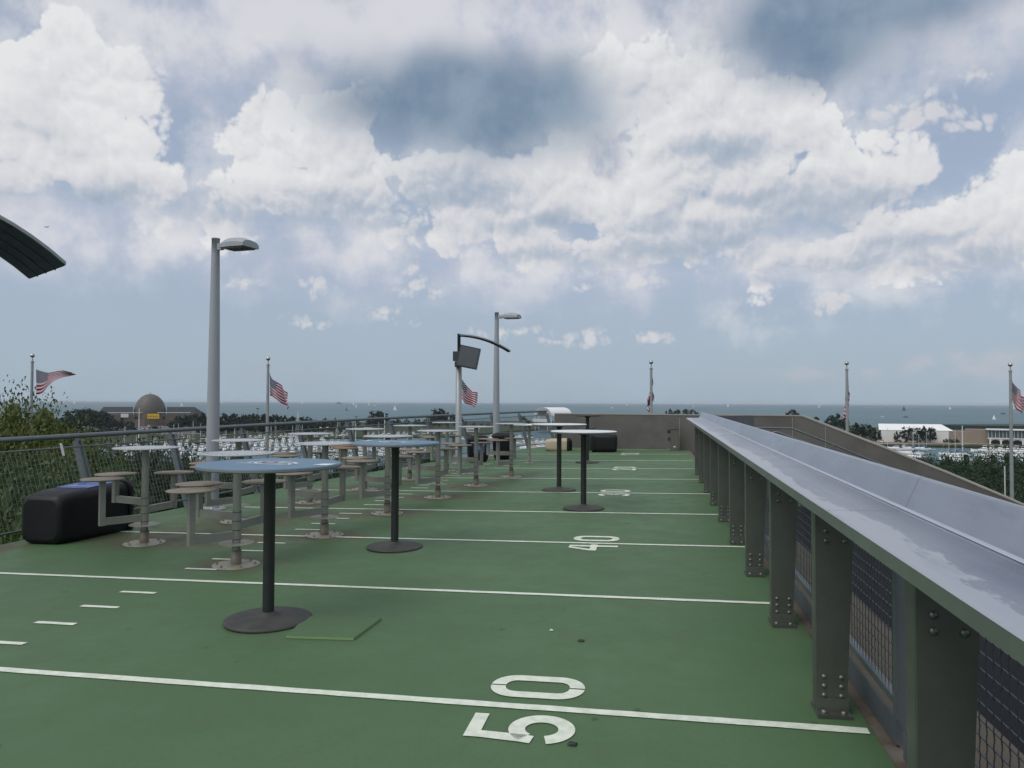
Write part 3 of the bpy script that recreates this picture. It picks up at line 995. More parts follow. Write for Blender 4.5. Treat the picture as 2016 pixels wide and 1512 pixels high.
# dark steel plate closing the counter's far end
p0, p1, p2 = at_y(1390, 822, 16.2), at_y(1483, 817.5, 18.4), at_y(1470, 848, 18.4)
b = MB()
q = [at_y(1388, 819, 16.3), at_y(1484, 818, 17.4)]
b.hexa([(q[0].x, q[0].y, -0.8), (q[1].x, q[1].y, -0.8), (q[1].x, q[1].y + .04, -0.8), (q[0].x, q[0].y + .04, -0.8)],
       [(q[0].x, q[0].y, q[0].z), (q[1].x, q[1].y, q[1].z), (q[1].x, q[1].y + .04, q[1].z), (q[0].x, q[0].y + .04, q[0].z)])
tag(b.build('steel_screen', M['kick']), 'dark blue grey steel panel beyond the far end of the counter', 'panel')

# handrails of the stair behind the counter
r = empty('stair_handrail', at_y(1558, 843, 18.8))
tag(r, 'upper pale pipe handrail running level then down along the concrete parapet', 'handrail')
o_ = r.location
b = MB()
b.tube([at_y(1455, 842, 18.6) - o_, at_y(1558, 843, 18.8) - o_, at_y(1640, 875, 18.9) - o_, at_y(1770, 929, 19.0) - o_, at_y(1850, 962, 19.0) - o_], 0.021, 8)
b.build('rail_tube', M['galv'], r)
for px, py in ((1524, 843), (1640, 875), (1750, 921)):
    b = MB(); p = at_y(px, py, 18.85) - o_
    b.tube([p, (p.x, p.y, p.z - 1.0)], 0.02, 8)
    b.build('rail_post', M['galv'], r)
r = empty('stair_handrail', at_y(1525, 851, 17.6))
tag(r, 'lower pipe handrail with a curled end just above the counter back', 'handrail')
o_ = r.location
b = MB()
b.tube([at_y(1519, 858, 17.6) - o_, at_y(1520, 853, 17.6) - o_, at_y(1525, 850.5, 17.6) - o_, at_y(1531, 851, 17.6) - o_, at_y(1600, 876, 17.7) - o_, at_y(1720, 922, 17.9) - o_], 0.021, 8)
b.build('rail_tube', M['galv'], r)
b = MB(); p = at_y(1560, 861.5, 17.65) - o_
b.tube([p, (p.x, p.y, p.z - 0.9)], 0.02, 8)
b.build('rail_post', M['galv'], r)

# ------------------------------------------------------------------ the long steel counter
def ex(y):
    return 0.005 * y


root = empty('bar_counter', dk(0.72, 3.6, 0))
tag(root, 'long stainless steel drink counter with upturned back running down the right side of the deck', 'counter')
ro = Vector(root.location)
CY0, CY1 = -2.5, 16.15
JOINTS = [-2.5, 0.35, 2.95, 5.75, 8.55, 11.4, 14.2, 16.15]


def L(x, y, h):
    return Vector((x + ex(y), y, zd(x, y) + h)) - ro


for ja, jb_ in zip(JOINTS, JOINTS[1:]):
    ja += 0.0015; jb_ -= 0.0015
    b = MB()
    prof = [(0.632, 1.014), (0.638, 1.020), (0.885, 1.020), (0.897, 1.024), (0.904, 1.035), (0.950, 1.140), (0.959, 1.144), (0.985, 1.140), (0.985, 1.115)]
    m_ = len(prof)
    vs = [L(x, ja, z) for x, z in prof] + [L(x, jb_, z) for x, z in prof]
    b.add(vs, [(i + 1, i, m_ + i, m_ + i + 1) for i in range(m_ - 1)], 0, False)
    o = b.build('top_sheet', M['counter'], root)
    for v_ in range(m_):
        pass
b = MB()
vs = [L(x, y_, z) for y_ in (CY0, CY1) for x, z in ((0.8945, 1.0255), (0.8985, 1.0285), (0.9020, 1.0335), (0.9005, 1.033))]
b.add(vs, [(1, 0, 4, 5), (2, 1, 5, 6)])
b.build('bend_glint', M['glint'], root)  # added strip: sky glint of the curved bend put into its colour
b = MB()
prof = [(0.6325, 1.013), (0.632, 0.972), (0.650, 0.972), (0.650, 1.010)]
vs = [L(x, CY0, z) for x, z in prof] + [L(x, CY1, z) for x, z in prof]
b.add(vs, [(i, i + 1, 4 + i + 1, 4 + i) for i in range(3)] + [(0, 4, 7, 3)])
b.build('front_lip', M['fascia'], root)
b = MB()
b.hexa([L(.66, CY0, .975), L(.95, CY0, .975), L(.95, CY1, .975), L(.66, CY1, .975)], [L(.66, CY0, 1.008), L(.95, CY0, 1.008), L(.95, CY1, 1.008), L(.66, CY1, 1.008)])
b.build('underframe', M['post'], root)
b = MB()
vs = [L(x, CY1 + .002, z) for x, z in [(0.632, 1.019), (0.90, 1.022), (0.959, 1.142), (0.985, 1.139), (0.985, 0.972), (0.632, 0.972)]]
b.add(vs, [tuple(reversed(range(6)))])
b.build('end_plate', M['fascia'], root)

# posts
def make_post():
    r_ = empty('counter_post', (0, 0, 0))
    b = MB()
    # slightly widening bent plate: front web plus two returns
    zb, zt = 0.028, 0.973
    wb, wt_ = 0.128, 0.168
    t_ = 0.010
    b.hexa([(0, 0, zb), (wb, 0, zb), (wb, t_, zb), (0, t_, zb)], [(-0.004, 0, zt), (wt_, 0, zt), (wt_, t_, zt), (-0.004, t_, zt)])
    b.hexa([(-.001, t_ + .0005, zb), (t_, t_ + .0005, zb), (t_, 0.085, zb), (-.001, 0.085, zb)], [(-0.0045, t_ + .0005, zt), (t_ - .004, t_ + .0005, zt), (t_ - .004, 0.085, zt), (-0.0045, 0.085, zt)])
    b.hexa([(wb - t_, t_ + .0005, zb), (wb + .001, t_ + .0005, zb), (wb + .001, 0.085, zb), (wb - t_, 0.085, zb)], [(wt_ - t_, t_ + .0005, zt), (wt_ + .001, t_ + .0005, zt), (wt_ + .001, 0.085, zt), (wt_ - t_, 0.085, zt)])
    b.build('post_plate', M['post'], r_)
    b = MB()
    b.box(-0.008, -0.060, 0.002, wb + 0.010, 0.10, 0.018)
    b.hexa([(-.004, -.0005, .0185), (wb + .006, -.0005, .0185), (wb + .006, -.012, .0185), (-.004, -.012, .0185)][::-1], [(-.004, -.0005, .075), (wb + .006, -.0005, .075), (wb + .006, -.008, .075), (-.004, -.008, .075)][::-1])
    fp = b.build('foot_plate', M['post'], r_)
    for x in (0.022, wb - 0.022):
        b = MB()
        b.lathe([(0.012, 0.0185), (0.012, 0.028), (0.004, 0.032), (0, 0.032)], 8, 0, x, -0.036)
        b.build('bolt', M['bolt2'], fp)
    pl = None
    for zz in (0.085, 0.127, 0.169):
        for x in (0.030, wb - 0.024):
            b = MB()
            b.lathe([(0.0105, 0), (0.0105, 0.004), (0.007, 0.008), (0, 0.0085)], 8)
            o = b.build('bolt', M['bolt2'], fp)
            o.location = (x, -0.001, zz)
            o.rotation_euler = (R(90), 0, 0)
    for zz in (0.785, 0.83):
        for x in (0.042, wt_ - 0.046):
            b = MB()
            b.lathe([(0.012, 0), (0.012, 0.005), (0.008, 0.009), (0, 0.0095)], 8)
            o = b.build('top_bolt', M['post'], r_)
            o.location = (x, -0.001, zz)
            o.rotation_euler = (R(90), 0, 0)
    index_children(r_)
    return r_


pp = make_post()
ORD = ['nearest', 'second', 'third', 'fourth', 'fifth', 'sixth', 'seventh', 'eighth', 'ninth', 'tenth', 'eleventh', 'twelfth', 'thirteenth']
for i in range(12):
    y = 2.27 + 1.335 * i if i < 11 else 15.95
    if y > 15.6:
        break
    x = 0.722 + ex(y)
    o = place(pp, i == 0, (x, y, zd(x, y)))
    tag(o, ['dark steel plate post under the counter, nearest one, cut by the bottom edge'][0] if i == 0 else
        'dark steel plate post under the counter, %s from the near end, bolted to the deck' % ORD[i], 'post', 'plate posts carrying the counter')

# mesh guard panels below the counter
def guard(y0, y1, lab):
    x = 1.0 + ex(y0)
    r_ = empty('guard_panel', dk(x, y0, 0))
    tag(r_, lab, 'railing panel', 'mesh guard panels under the counter')
    Ln = y1 - y0
    sl = 0.00659
    zt = 0.90
    b = MB()
    b.beam((0, 0, 0.05), (0, 0, zt + .02), 0.04, 0.05)
    b.beam((0, Ln, 0.05), (0, Ln, zt + .02), 0.04, 0.05)
    b.beam((0, 0.026, zt), (0, Ln - 0.026, zt + sl * Ln), 0.035, 0.045)
    b.beam((0, 0.026, 0.16), (0, Ln - 0.026, 0.16 + sl * Ln), 0.035, 0.03)
    b.build('panel_frame', M['galv'], r_)
    b = MB()
    b.hexa([(-.028, -.03, .0), (.03, -.03, .0), (.03, Ln + .03, sl * Ln), (-.028, Ln + .03, sl * Ln)], [(-.028, -.03, .105), (-.018, -.03, .105), (-.018, Ln + .03, .105 + sl * Ln), (-.028, Ln + .03, .105 + sl * Ln)])
    b.build('kick_plate', M['kick'], r_)
    b = MB()
    ny = int(Ln / 0.05)
    for i in range(1, ny):
        yy = Ln * i / ny
        # crimped upright wire
        pts_ = []
        k_ = 30
        for j in range(k_ + 1):
            pts_.append((0.0, yy + (0.0035 if j % 2 else -0.0035), 0.175 + (zt - 0.2) * j / k_))
        if y0 > 4.6:
            pts_ = [pts_[0], pts_[-1]]
        b.tube(pts_, 0.0022, 4, 0, False)
    for j in range(1, 14):
        zz = 0.16 + (zt - 0.16) * j / 14
        b.beam((0.004, 0.02, zz), (0.004, Ln - 0.02, zz + sl * Ln), 0.004, 0.004)
    b.build('wire_mesh', M['dwire'], r_)


yy = -0.65
i = 0
while yy < 15.0:
    guard(yy, yy + 1.16, 'wire mesh guard panel behind the counter posts, %s from the near end' % (ORD[i] if i < 13 else 'last'))
    yy += 1.335
    i += 1

# ------------------------------------------------------------------ fixed steel tables with three swivel seats
def make_table(seatm):
    r_ = empty('stool_table', (0, 0, 0))
    b = MB()
    b.lathe([(0, 1.0), (0.312, 1.0), (0.318, 1.004), (0.318, 1.010), (0.312, 1.014), (0, 1.0145)], 40, 0, sm=False)
    for k in range(26):
        t = 2 * PI * k / 26
        x, y = 0.262 * math.cos(t), 0.262 * math.sin(t)
        b.lathe([(0.009, 1.0155), (0, 1.0156)], 6, 1, x, y)
    b.build('table_top', [M['alu'], M['hole']], r_)
    b = MB()
    b.lathe([(0.055, 0.992), (0.10, 0.999)], 16)
    b.lathe([(0.036, 0.14), (0.036, 0.999)], 18)
    b.lathe([(0.046, 0.006), (0.0455, 0.135), (0.037, 0.14)], 18, 1)
    for z in (0.235, 0.317, 0.40, 0.48):
        b.lathe([(0.0365, z - .003), (0.0385, z - .003), (0.0385, z + .003), (0.0365, z + .003)], 18, 2, sm=False)
    for z in (0.238, 0.320, 0.403):
        b.lathe([(0.0362, z), (0.041, z), (0.041, z + .074), (0.0362, z + .074)], 18, 0, sm=False)
    b.build('column', [M['steel'], M['colfoot'], M['hole']], r_)
    b = MB()
    b.lathe([(0.205, 0.001), (0.205, 0.009), (0.201, 0.011), (0, 0.012)], 36, sm=False)
    bp = b.build('base_plate', M['flange'], r_)
    for k in range(6):
        t = 2 * PI * (k + .3) / 6
        b = MB()
        b.lathe([(0.014, 0.012), (0.014, 0.02), (0.006, 0.021), (0.006, 0.032), (0, 0.033)], 6, 0, 0.17 * math.cos(t), 0.17 * math.sin(t))
        b.build('bolt', M['colfoot'], bp)
    b = MB()
    b.lathe([(0.039, 0.197), (0.152, 0.197), (0.152, 0.203), (0.039, 0.2035)], 32, sm=False)
    b.build('foot_disc', M['flange'], r_)
    for (dx, dy, z) in ((-0.19, -0.37, 0.275), (-0.01, 0.44, 0.357), (-0.47, 0.09, 0.440)):
        ln = math.hypot(dx, dy)
        ux, uy = dx / ln, dy / ln
        b = MB()
        b.beam((ux * 0.036, uy * 0.036, z), (ux * (ln - 0.0265), uy * (ln - 0.0265), z), 0.040, 0.072)
        b.beam((dx, dy, z - 0.040), (dx, dy, 0.694), 0.052, 0.052, upv=(ux, uy, 0))
        sa = b.build('swivel_arm', M['steel'], r_)
        b = MB()
        b.lathe([(0, 0.695), (0.165, 0.695), (0.203, 0.703), (0.207, 0.709), (0.203, 0.714), (0.02, 0.716), (0.0, 0.716)], 32, 0, dx, dy)
        b.lathe([(0.045, 0.688), (0.09, 0.6945)], 12, 1, dx, dy)
        b.build('seat', [seatm, M['steel']], sa)
    index_children(r_)
    return r_


tA = make_table(M['seat'])
tB = make_table(M['seatrust'])
inner = [(-3.694, 6.112), (-3.538, 7.605), (-3.396, 9.176), (-3.184, 10.768), (-2.969, 12.337), (-2.632, 13.79)]
outer = [(-5.267, 6.951), (-5.047, 8.372), (-4.927, 10.077), (-4.735, 11.699), (-4.468, 13.245), (-4.227, 14.95)]
LI = ['swivel seat table behind the nearest blue table, nearest of the inner row',
      'swivel seat table right of the nearest blue tabletop, second of the inner row',
      'swivel seat table behind the farther blue table, third of the inner row',
      'swivel seat table right of the farther blue tabletop, fourth of the inner row',
      'swivel seat table before the upright black bins, fifth of the inner row',
      'swivel seat table by the far lamp post, last of the inner row']
LO = ['swivel seat table beside the fallen black bin, nearest of the railing row',
      'swivel seat table beside the near lamp post, second of the railing row',
      'swivel seat table, third from the near end of the railing row',
      'swivel seat table, fourth from the near end of the railing row',
      'swivel seat table, fifth from the near end of the railing row',
      'swivel seat table left of the screen mast, farthest of the railing row']
ua, ub = True, True
for i, (x, y) in enumerate(inner):
    o = place(tA, ua, dk(x, y)); ua = False
    tag(o, LI[i], 'table', 'fixed steel tables with swivel seats')
    o.rotation_euler.z = R((i * 37 % 9) - 4)
for i, (x, y) in enumerate(outer):
    if i in (1, 3):
        o = place(tB, ub, dk(x, y)); ub = False
    else:
        o = place(tA, False, dk(x, y))
    o.rotation_euler.z = R((i * 53 % 11) - 5)
    tag(o, LO[i], 'table', 'fixed steel tables with swivel seats')

# wide fixed table near the far end
r = empty('round_table', dk(-2.784, 16.767))
tag(r, 'wide pale round table on a plain grey steel leg right of the far lamp post', 'table')
b = MB(); b.lathe([(0, 0.875), (0.43, 0.875), (0.44, 0.885), (0.43, 0.895), (0, 0.896)], 36, sm=False); b.build('table_top', M['white_top'], r)
b = MB(); b.lathe([(0.035, 0.008), (0.035, 0.875)], 14); b.build('leg', M['steel'], r)
b = MB(); b.lathe([(0.10, 0.001), (0.10, 0.01), (0, 0.011)], 20, sm=False); b.build('base_plate', M['flange'], r)


# ------------------------------------------------------------------ black pedestal tables
def pedestal(x, y, rt_, hgt, topm, edgem, rb_, label, logo=False, rz=0, basem='blackbase'):
    r_ = empty('pedestal_table', dk(x, y), rz)
    tag(r_, label, 'table', 'movable bar tables on black pedestals')
    b = MB()
    b.lathe([(0, hgt - .026), (rt_ - .006, hgt - .026), (rt_, hgt - .020), (rt_, hgt - .006)], 64, 1, sm=False)
    b.lathe([(rt_, hgt - .006), (rt_ - .006, hgt), (0.0, hgt + .0005)], 64, 0, sm=False)
    tt_ = b.build('table_top', [topm, edgem], r_)
    if logo:
        def ell(cx, cy, a, c_, n_=40, w_=0.02, mi='decal', z=0.0025, pts=None):
            b = MB()
            P = pts or [(cx + a * math.cos(2 * PI * k / n_), cy + c_ * math.sin(2 * PI * k / n_)) for k in range(n_)]
            nP = len(P)
            I = [(cx + (px_ - cx) * (1 - w_), cy + (py_ - cy) * (1 - w_)) for px_, py_ in P]
            if w_ >= 1:
                b.add([(px_, py_, hgt + z) for px_, py_ in P], [tuple(range(nP))])
            else:
                b.add([(px_, py_, hgt + z) for px_, py_ in P] + [(px_, py_, hgt + z) for px_, py_ in I], [(k, (k + 1) % nP, nP + (k + 1) % nP, nP + k) for k in range(nP)])
            return b.build('printed_emblem', M[mi], tt_)
        # worn printed emblem: pale outline of a broad helmet-like patch with a faded centre
        out = [(-.215, -.10), (-.16, -.05), (-.19, .03), (-.12, .10), (-.03, .15), (.06, .13), (.13, .11), (.20, .05), (.17, -.02), (.24, -.07), (.12, -.085), (.0, -.10), (-.12, -.09)]
        ell(0, 0, 0, 0, w_=0.14, pts=out)
        ell(0.0, 0.02, .10, .055, w_=1.0, mi='decal2', z=0.0022)
        ell(0.02, 0.0, .15, .075, w_=0.18, mi='decal')
        ell(-0.03, 0.03, .06, .05, w_=0.35, mi='navy', z=0.0034)
        b = MB()
        a0_, a1_ = 0.0, 0.32
        n_ = 8
        P = [((rt_ - .012) * math.cos(a0_ + (a1_ - a0_) * k / n_), (rt_ - .012) * math.sin(a0_ + (a1_ - a0_) * k / n_), hgt + .0025) for k in range(n_ + 1)]
        P += [((rt_ - .10) * math.cos(a1_ - .02), (rt_ - .10) * math.sin(a1_ - .02), hgt + .0025), ((rt_ - .12) * math.cos(a0_), (rt_ - .12) * math.sin(a0_), hgt + .0025)]
        b.add(P, [tuple(range(len(P)))])
        b.build('corner_sticker', M['decal'], tt_)
    b = MB()
    b.lathe([(0.038, 0.03), (0.038, hgt - .07), (0.042, hgt - .06), (0.075, hgt - .032), (0.10, hgt - .0265)], 24, sm=True)
    b.build('column', M['black'], r_)
    b = MB()
    b.lathe([(rb_ - .006, 0.001), (rb_, 0.008), (rb_ - .002, 0.018), (rb_ - .02, 0.024), (0.09, 0.040), (0.052, 0.050), (0.047, 0.062), (0.038, 0.064)], 48)
    b.build('base', M[basem], r_)
    return r_


pedestal(-2.527, 4.579, 0.468, 1.052, M['blue'], M['edge'], 0.285, 'nearest bar table, big blue round top with faded emblem on a black pedestal', True, R(-12))
pedestal(-2.525, 7.039, 0.44, 1.050, M['blue'], M['edge'], 0.278, 'second bar table with a blue emblem top, behind and right of the nearest one', True, R(150))
pedestal(-1.464, 11.749, 0.44, 1.062, M['white_top'], M['edge'], 0.27, 'pale topped bar table left of the painted thirty, black pedestal')
pedestal(-0.894, 9.797, 0.44, 1.030, M['white_top'], M['edge'], 0.275, 'pale topped bar table in front of the painted thirty, on the middle of the deck')
pedestal(-1.457, 16.912, 0.30, 1.085, M['black'], M['black'], 0.27, 'all black bar table standing before the concrete wall')


# ------------------------------------------------------------------ bins
def rrect(hw, hd, rad, n_=5):
    P = []
    for cx, cy, a in ((hw - rad, hd - rad, 0), (-hw + rad, hd - rad, 90), (-hw + rad, -hd + rad, 180), (hw - rad, -hd + rad, 270)):
        for k in range(n_ + 1):
            t = R(a + 90 * k / n_)
            P.append((cx + rad * math.cos(t), cy + rad * math.sin(t)))
    return P


def loft(b, sections, mi=0, cap0=True, cap1=True, sm=True):
    n_ = len(sections[0])
    vs = [p for s_ in sections for p in s_]
    fs = []
    for i in range(len(sections) - 1):
        for k in range(n_):
            fs.append((i * n_ + k, i * n_ + (k + 1) % n_, (i + 1) * n_ + (k + 1) % n_, (i + 1) * n_ + k))
    b.add(vs, fs, mi, sm)
    if cap0:
        b.add(sections[0], [tuple(reversed(range(n_)))], mi)
    if cap1:
        b.add(sections[-1], [tuple(range(n_))], mi)


def make_bin(label, bodym, lidm, loc, lying, rz, w0=0.24, w1=0.29, hgt=0.92, logo=True, lidh=0.16, labelface=1, tilt=0.0):
    """upright frame: body rises along local z; a lying bin is turned onto its side"""
    r_ = empty('litter_bin', loc, rz)
    tag(r_, label, 'bin')
    def T(o):
        if lying:
            # local z -> local +y, local face -y -> down ; label on local +y goes up
            o.matrix_local = Matrix.Translation((0, 0, w0 + 0.005)) @ Matrix.Rotation(R(-90 + tilt), 4, 'X') @ Matrix.Rotation(R(180), 4, 'Z')
        return o
    b = MB()
    S = []
    for z, wv in ((0, w0 - .05), (0.012, w0 - .02), (0.05, w0), (hgt * .25, w0 + (w1 - w0) * .35 + .006), (hgt * .6, (w0 + w1) / 2 + .010), (hgt * .9, w1 + .004), (hgt, w1)):
        S.append([(x, y, z) for x, y in rrect(wv, wv, 0.10, 8)])
    loft(b, S)
    body = T(b.build('bin_body', bodym, r_))
    b = MB()
    S = []
    for z, wv in ((hgt + .001, w1 + .018), (hgt + .03, w1 + .022), (hgt + lidh * .6, w1 + .005), (hgt + lidh, w1 - .06)):
        S.append([(x, y, z) for x, y in rrect(wv, wv, 0.10, 8)])
    loft(b, S)
    T(b.build('bin_lid', lidm, r_))
    if logo:
        b = MB()
        hw = w1 - .11
        z0, z1 = hgt * .44, hgt * .95
        f = lambda z: w0 + (w1 - w0) * z / hgt + .007
        s_ = labelface
        b.hexa([(-hw, s_ * (f(z0) + .001), z0), (hw, s_ * (f(z0) + .001), z0), (hw, s_ * (f(z0) + .006), z0), (-hw, s_ * (f(z0) + .006), z0)],
               [(-hw, s_ * (f(z1) + .001), z1), (hw, s_ * (f(z1) + .001), z1), (hw, s_ * (f(z1) + .006), z1), (-hw, s_ * (f(z1) + .006), z1)])
        pn = T(b.build('blue_label', M['binblue'], r_))
        pn['label'] = 'worn blue printed label'
        b = MB()
        # worn white lettering, too rubbed to read: a ring mark and broken strokes
        def q2(x0, z0_, x1, z1_):
            yA, yB = s_ * (f(z0_) + .0075), s_ * (f(z1_) + .0075)
            b.add([(x0, yA, z0_), (x1, yA, z0_), (x1, yB, z1_), (x0, yB, z1_)], [(0, 1, 2, 3), (3, 2, 1, 0)])
        random.seed(3)
        for k in range(9):
            x0 = -hw * .75 + k * hw * .165
            q2(x0, z0 + .10, x0 + hw * .09, z0 + .10 + random.uniform(.04, .09))
        q2(-hw * .75, z0 + .088, hw * .66, z0 + .10)
        b.build('label_lettering', M['decal'], pn)
        b = MB()
        for k in range(14):
            t = 2 * PI * k / 14
            if k in (3, 4):
                continue
            q2(.04 + .07 * math.cos(t) - .011, z0 + .20 + .055 * math.sin(t) - .009, .04 + .07 * math.cos(t) + .011, z0 + .20 + .055 * math.sin(t) + .009)
        b.build('label_ring', M['decal'], pn)
    return r_


make_bin('black plastic litter bin tipped on its side by the railing, worn blue label on top', M['bin'], M['bin'], dk(-6.36, 6.75), True, R(-1), w0=0.258, w1=0.312, hgt=0.93, lidh=.14)
make_bin('upright black litter bin with a blue label facing the camera, beside the far tables', M['bin'], M['bin'], dk(-4.10, 17.2), False, R(20), w0=0.22, w1=0.25, hgt=0.50, lidh=.12, labelface=-1)
make_bin('upright all black litter bin just right of the blue labelled one', M['bin'], M['bin'], dk(-3.62, 17.9), False, R(8), w0=0.22, w1=0.26, hgt=0.55, lidh=.10, logo=False)
make_bin('beige litter bin with a black lid lying by the end of the railing', M['beige'], M['bin'], dk(-3.0, 20.9), True, R(-86), w0=0.16, w1=0.19, hgt=0.62, lidh=.14, logo=False)
make_bin('black litter bin lying on its side against the concrete wall', M['bin'], M['bin'], dk(-0.95, 20.4), True, R(88), w0=0.23, w1=0.25, hgt=0.60, lidh=.10, logo=False)
# small black box standing behind the fallen bin
b = MB()
p = at_y(1166, 852, 20.9)
zz = zd(p.x, 20.9)
b.hexa([(p.x - .12, 20.8, zz), (p.x + .12, 20.8, zz), (p.x + .12, 21.0, zz), (p.x - .12, 21.0, zz)], [(p.x - .09, 20.82, zz + .62), (p.x + .08, 20.82, zz + .64), (p.x + .08, 20.98, zz + .64), (p.x - .09, 20.98, zz + .62)])
tag(b.build('equipment_case', M['black']), 'small black case standing behind the bin that lies by the wall', 'case')

# utility pedestal by the wall
p = at_y(1328, 885, 20.7)
r = empty('utility_pedestal', (p.x, 20.7, zd(p.x, 20.7)))
tag(r, 'brown metal power pedestal with outlets standing before the concrete wall', 'power post')
b = MB(); b.box(-0.11, -0.08, 0, 0.11, 0.08, 0.60); b.box(-0.125, -0.095, 0.601, 0.125, 0.095, 0.622); b.build('post_body', M['buff'], r)
b = MB(); b.box(-0.19, -0.05, 0.48, -0.112, 0.02, 0.57); b.tube([(-0.15, -.05, .52), (-0.16, -.09, .50)], 0.015, 8); b.build('outlet_box', M['black'], r)
b = MB(); b.box(-0.18, -0.05, 0.28, -0.112, 0.02, 0.36); b.build('outlet_box', M['black'], r)
b = MB(); b.box(-0.03, -0.086, 0.10, 0.03, -0.0805, 0.13); b.build('label_plate', M['banner'], r)

# ------------------------------------------------------------------ lamp posts
def make_lamp():
    r_ = empty('lamp_post', (0, 0, 0))
    b = MB()
    b.lathe([(0.088, 0.02), (0.087, 0.5), (0.082, 1.6), (0.070, 2.6), (0.056, 3.55), (0.054, 3.77), (0.058, 3.77), (0.058, 3.785), (0, 3.787)], 28)
    b.build('pole', M['lamp'], r_)
    b = MB()
    b.lathe([(0.19, 0.001), (0.19, 0.018), (0.10, 0.022), (0.088, 0.05)], 24, sm=False)
    bp = b.build('base_plate', M['lamp'], r_)
    for k in range(4):
        t = PI / 4 + k * PI / 2
        b = MB(); b.lathe([(0.016, 0.0185), (0.016, 0.035), (0.008, 0.036), (0.008, 0.055), (0, 0.056)], 6, 0, .155 * math.cos(t), .155 * math.sin(t)); b.build('bolt', M['bolt'], bp)
    # shoebox head on a short arm, pointing along +x
    b = MB()
    b.beam((0.05, 0, 3.66), (0.14, 0, 3.66), 0.05, 0.09)
    b.build('arm', M['lamp'], r_)
    b = MB()
    S = []
    for x, hw, zb, zt in ((0.12, 0.05, 3.635, 3.705), (0.22, 0.10, 3.625, 3.735), (0.34, 0.145, 3.615, 3.755), (0.46, 0.15, 3.61, 3.755), (0.55, 0.152, 3.607, 3.735), (0.65, 0.15, 3.605, 3.700)):
        S.append([(x, -hw, zb), (x, -hw, zb + (zt - zb) * .45), (x, -hw * .7, zb + (zt - zb) * .85), (x, 0, zt), (x, hw * .7, zb + (zt - zb) * .85), (x, hw, zb + (zt - zb) * .45), (x, hw, zb)])
    loft(b, S, sm=True)
    hd = b.build('lamp_head', M['lamp'], r_)
    for p_ in hd.data.polygons:
        p_.use_smooth = False
    b = MB(); b.hexa([(0.25, -.105, 3.598), (0.60, -.125, 3.592), (0.60, .125, 3.592), (0.25, .105, 3.598)], [(0.25, -.105, 3.6085), (0.60, -.125, 3.603), (0.60, .125, 3.603), (0.25, .105, 3.6085)])
    b.build('lens', M['lampglass'], hd)
    index_children(r_)
    return r_


lp = make_lamp()
o = place(lp, True, dk(-6.008, 9.31), R(-14))
tag(o, 'tall tapered pale grey lamp post at left, nearer of the two, head pointing right', 'lamp post', 'pale lamp posts along the railing')
o = place(lp, False, dk(-4.037, 19.0), R(-14))
tag(o, 'pale grey lamp post beside the screen mast, farther of the two', 'lamp post', 'pale lamp posts along the railing')


# ------------------------------------------------------------------ screen masts with a curved canopy
def wing(root_, z_top, drop, length, width, az, ex_=2.1):
    b = MB()
    n_ = 14
    dx, dy = math.sin(R(az)), math.cos(R(az))
    sx, sy = dy, -dx
    A = []
    for i in range(n_ + 1):
        t = i / n_
        z = z_top - drop * (t ** ex_)
        x_, y_ = dx * length * t, dy * length * t
        hw = width / 2
        A.append([(x_ - sx * hw, y_ - sy * hw, z), (x_ + sx * hw, y_ + sy * hw, z)])
    th = 0.028
    for i in range(n_):
        a, c_ = A[i]
        d_, e__ = A[i + 1]
        b.hexa([(a[0], a[1], a[2] - th), (c_[0], c_[1], c_[2] - th), (e__[0], e__[1], e__[2] - th), (d_[0], d_[1], d_[2] - th)], [a, c_, e__, d_])
    cv = b.build('canopy_wing', M['pole'], root_)
    b = MB()
    for i in range(n_):
        a, c_ = A[i]; d_, e__ = A[i + 1]
        zz_ = th + .004
        b.add([(a[0] + sx * .03, a[1] + sy * .03, a[2] - zz_), (c_[0] - sx * .03, c_[1] - sy * .03, c_[2] - zz_), (e__[0] - sx * .03, e__[1] - sy * .03, e__[2] - zz_), (d_[0] + sx * .03, d_[1] + sy * .03, d_[2] - zz_)], [(0, 1, 2, 3), (3, 2, 1, 0)])
    b.build('soffit', M['louvre'], cv)
    # ribs below
    for k in (-1, 0, 1):
        b = MB()
        for i in range(n_):
            a, c_ = Vector(A[i][0]), Vector(A[i][1])
            d_, e__ = Vector(A[i + 1][0]), Vector(A[i + 1][1])
            f_ = 0.5 + k * 0.24
            p, q = a.lerp(c_, f_) - Vector((0, 0, th + .011)), d_.lerp(e__, f_) - Vector((0, 0, th + .011))
            b.beam(p, q, 0.02, 0.006)
        b.build('rib', M['dpole'], cv)
    return cv


r = empty('screen_mast', dk(-4.42, 16.59))
tag(r, 'mast with a tilted screen under a curved canopy, left of the far lamp post', 'mast', 'screen masts with curved canopies')
b = MB(); b.lathe([(0.15, 0.001), (0.15, 0.015), (0.075, 0.02)], 20, sm=False); b.lathe([(0.072, 0.02), (0.070, 2.25), (0.04, 2.26)], 20); b.build('pole', M['pole'], r)
b = MB(); b.lathe([(0.038, 2.262), (0.038, 3.0), (0.045, 3.0), (0.045, 3.02), (0, 3.021)], 16); b.build('upper_pole', M['dpole'], r)
wing(r, 3.0, 0.34, 1.22, 0.26, 62)
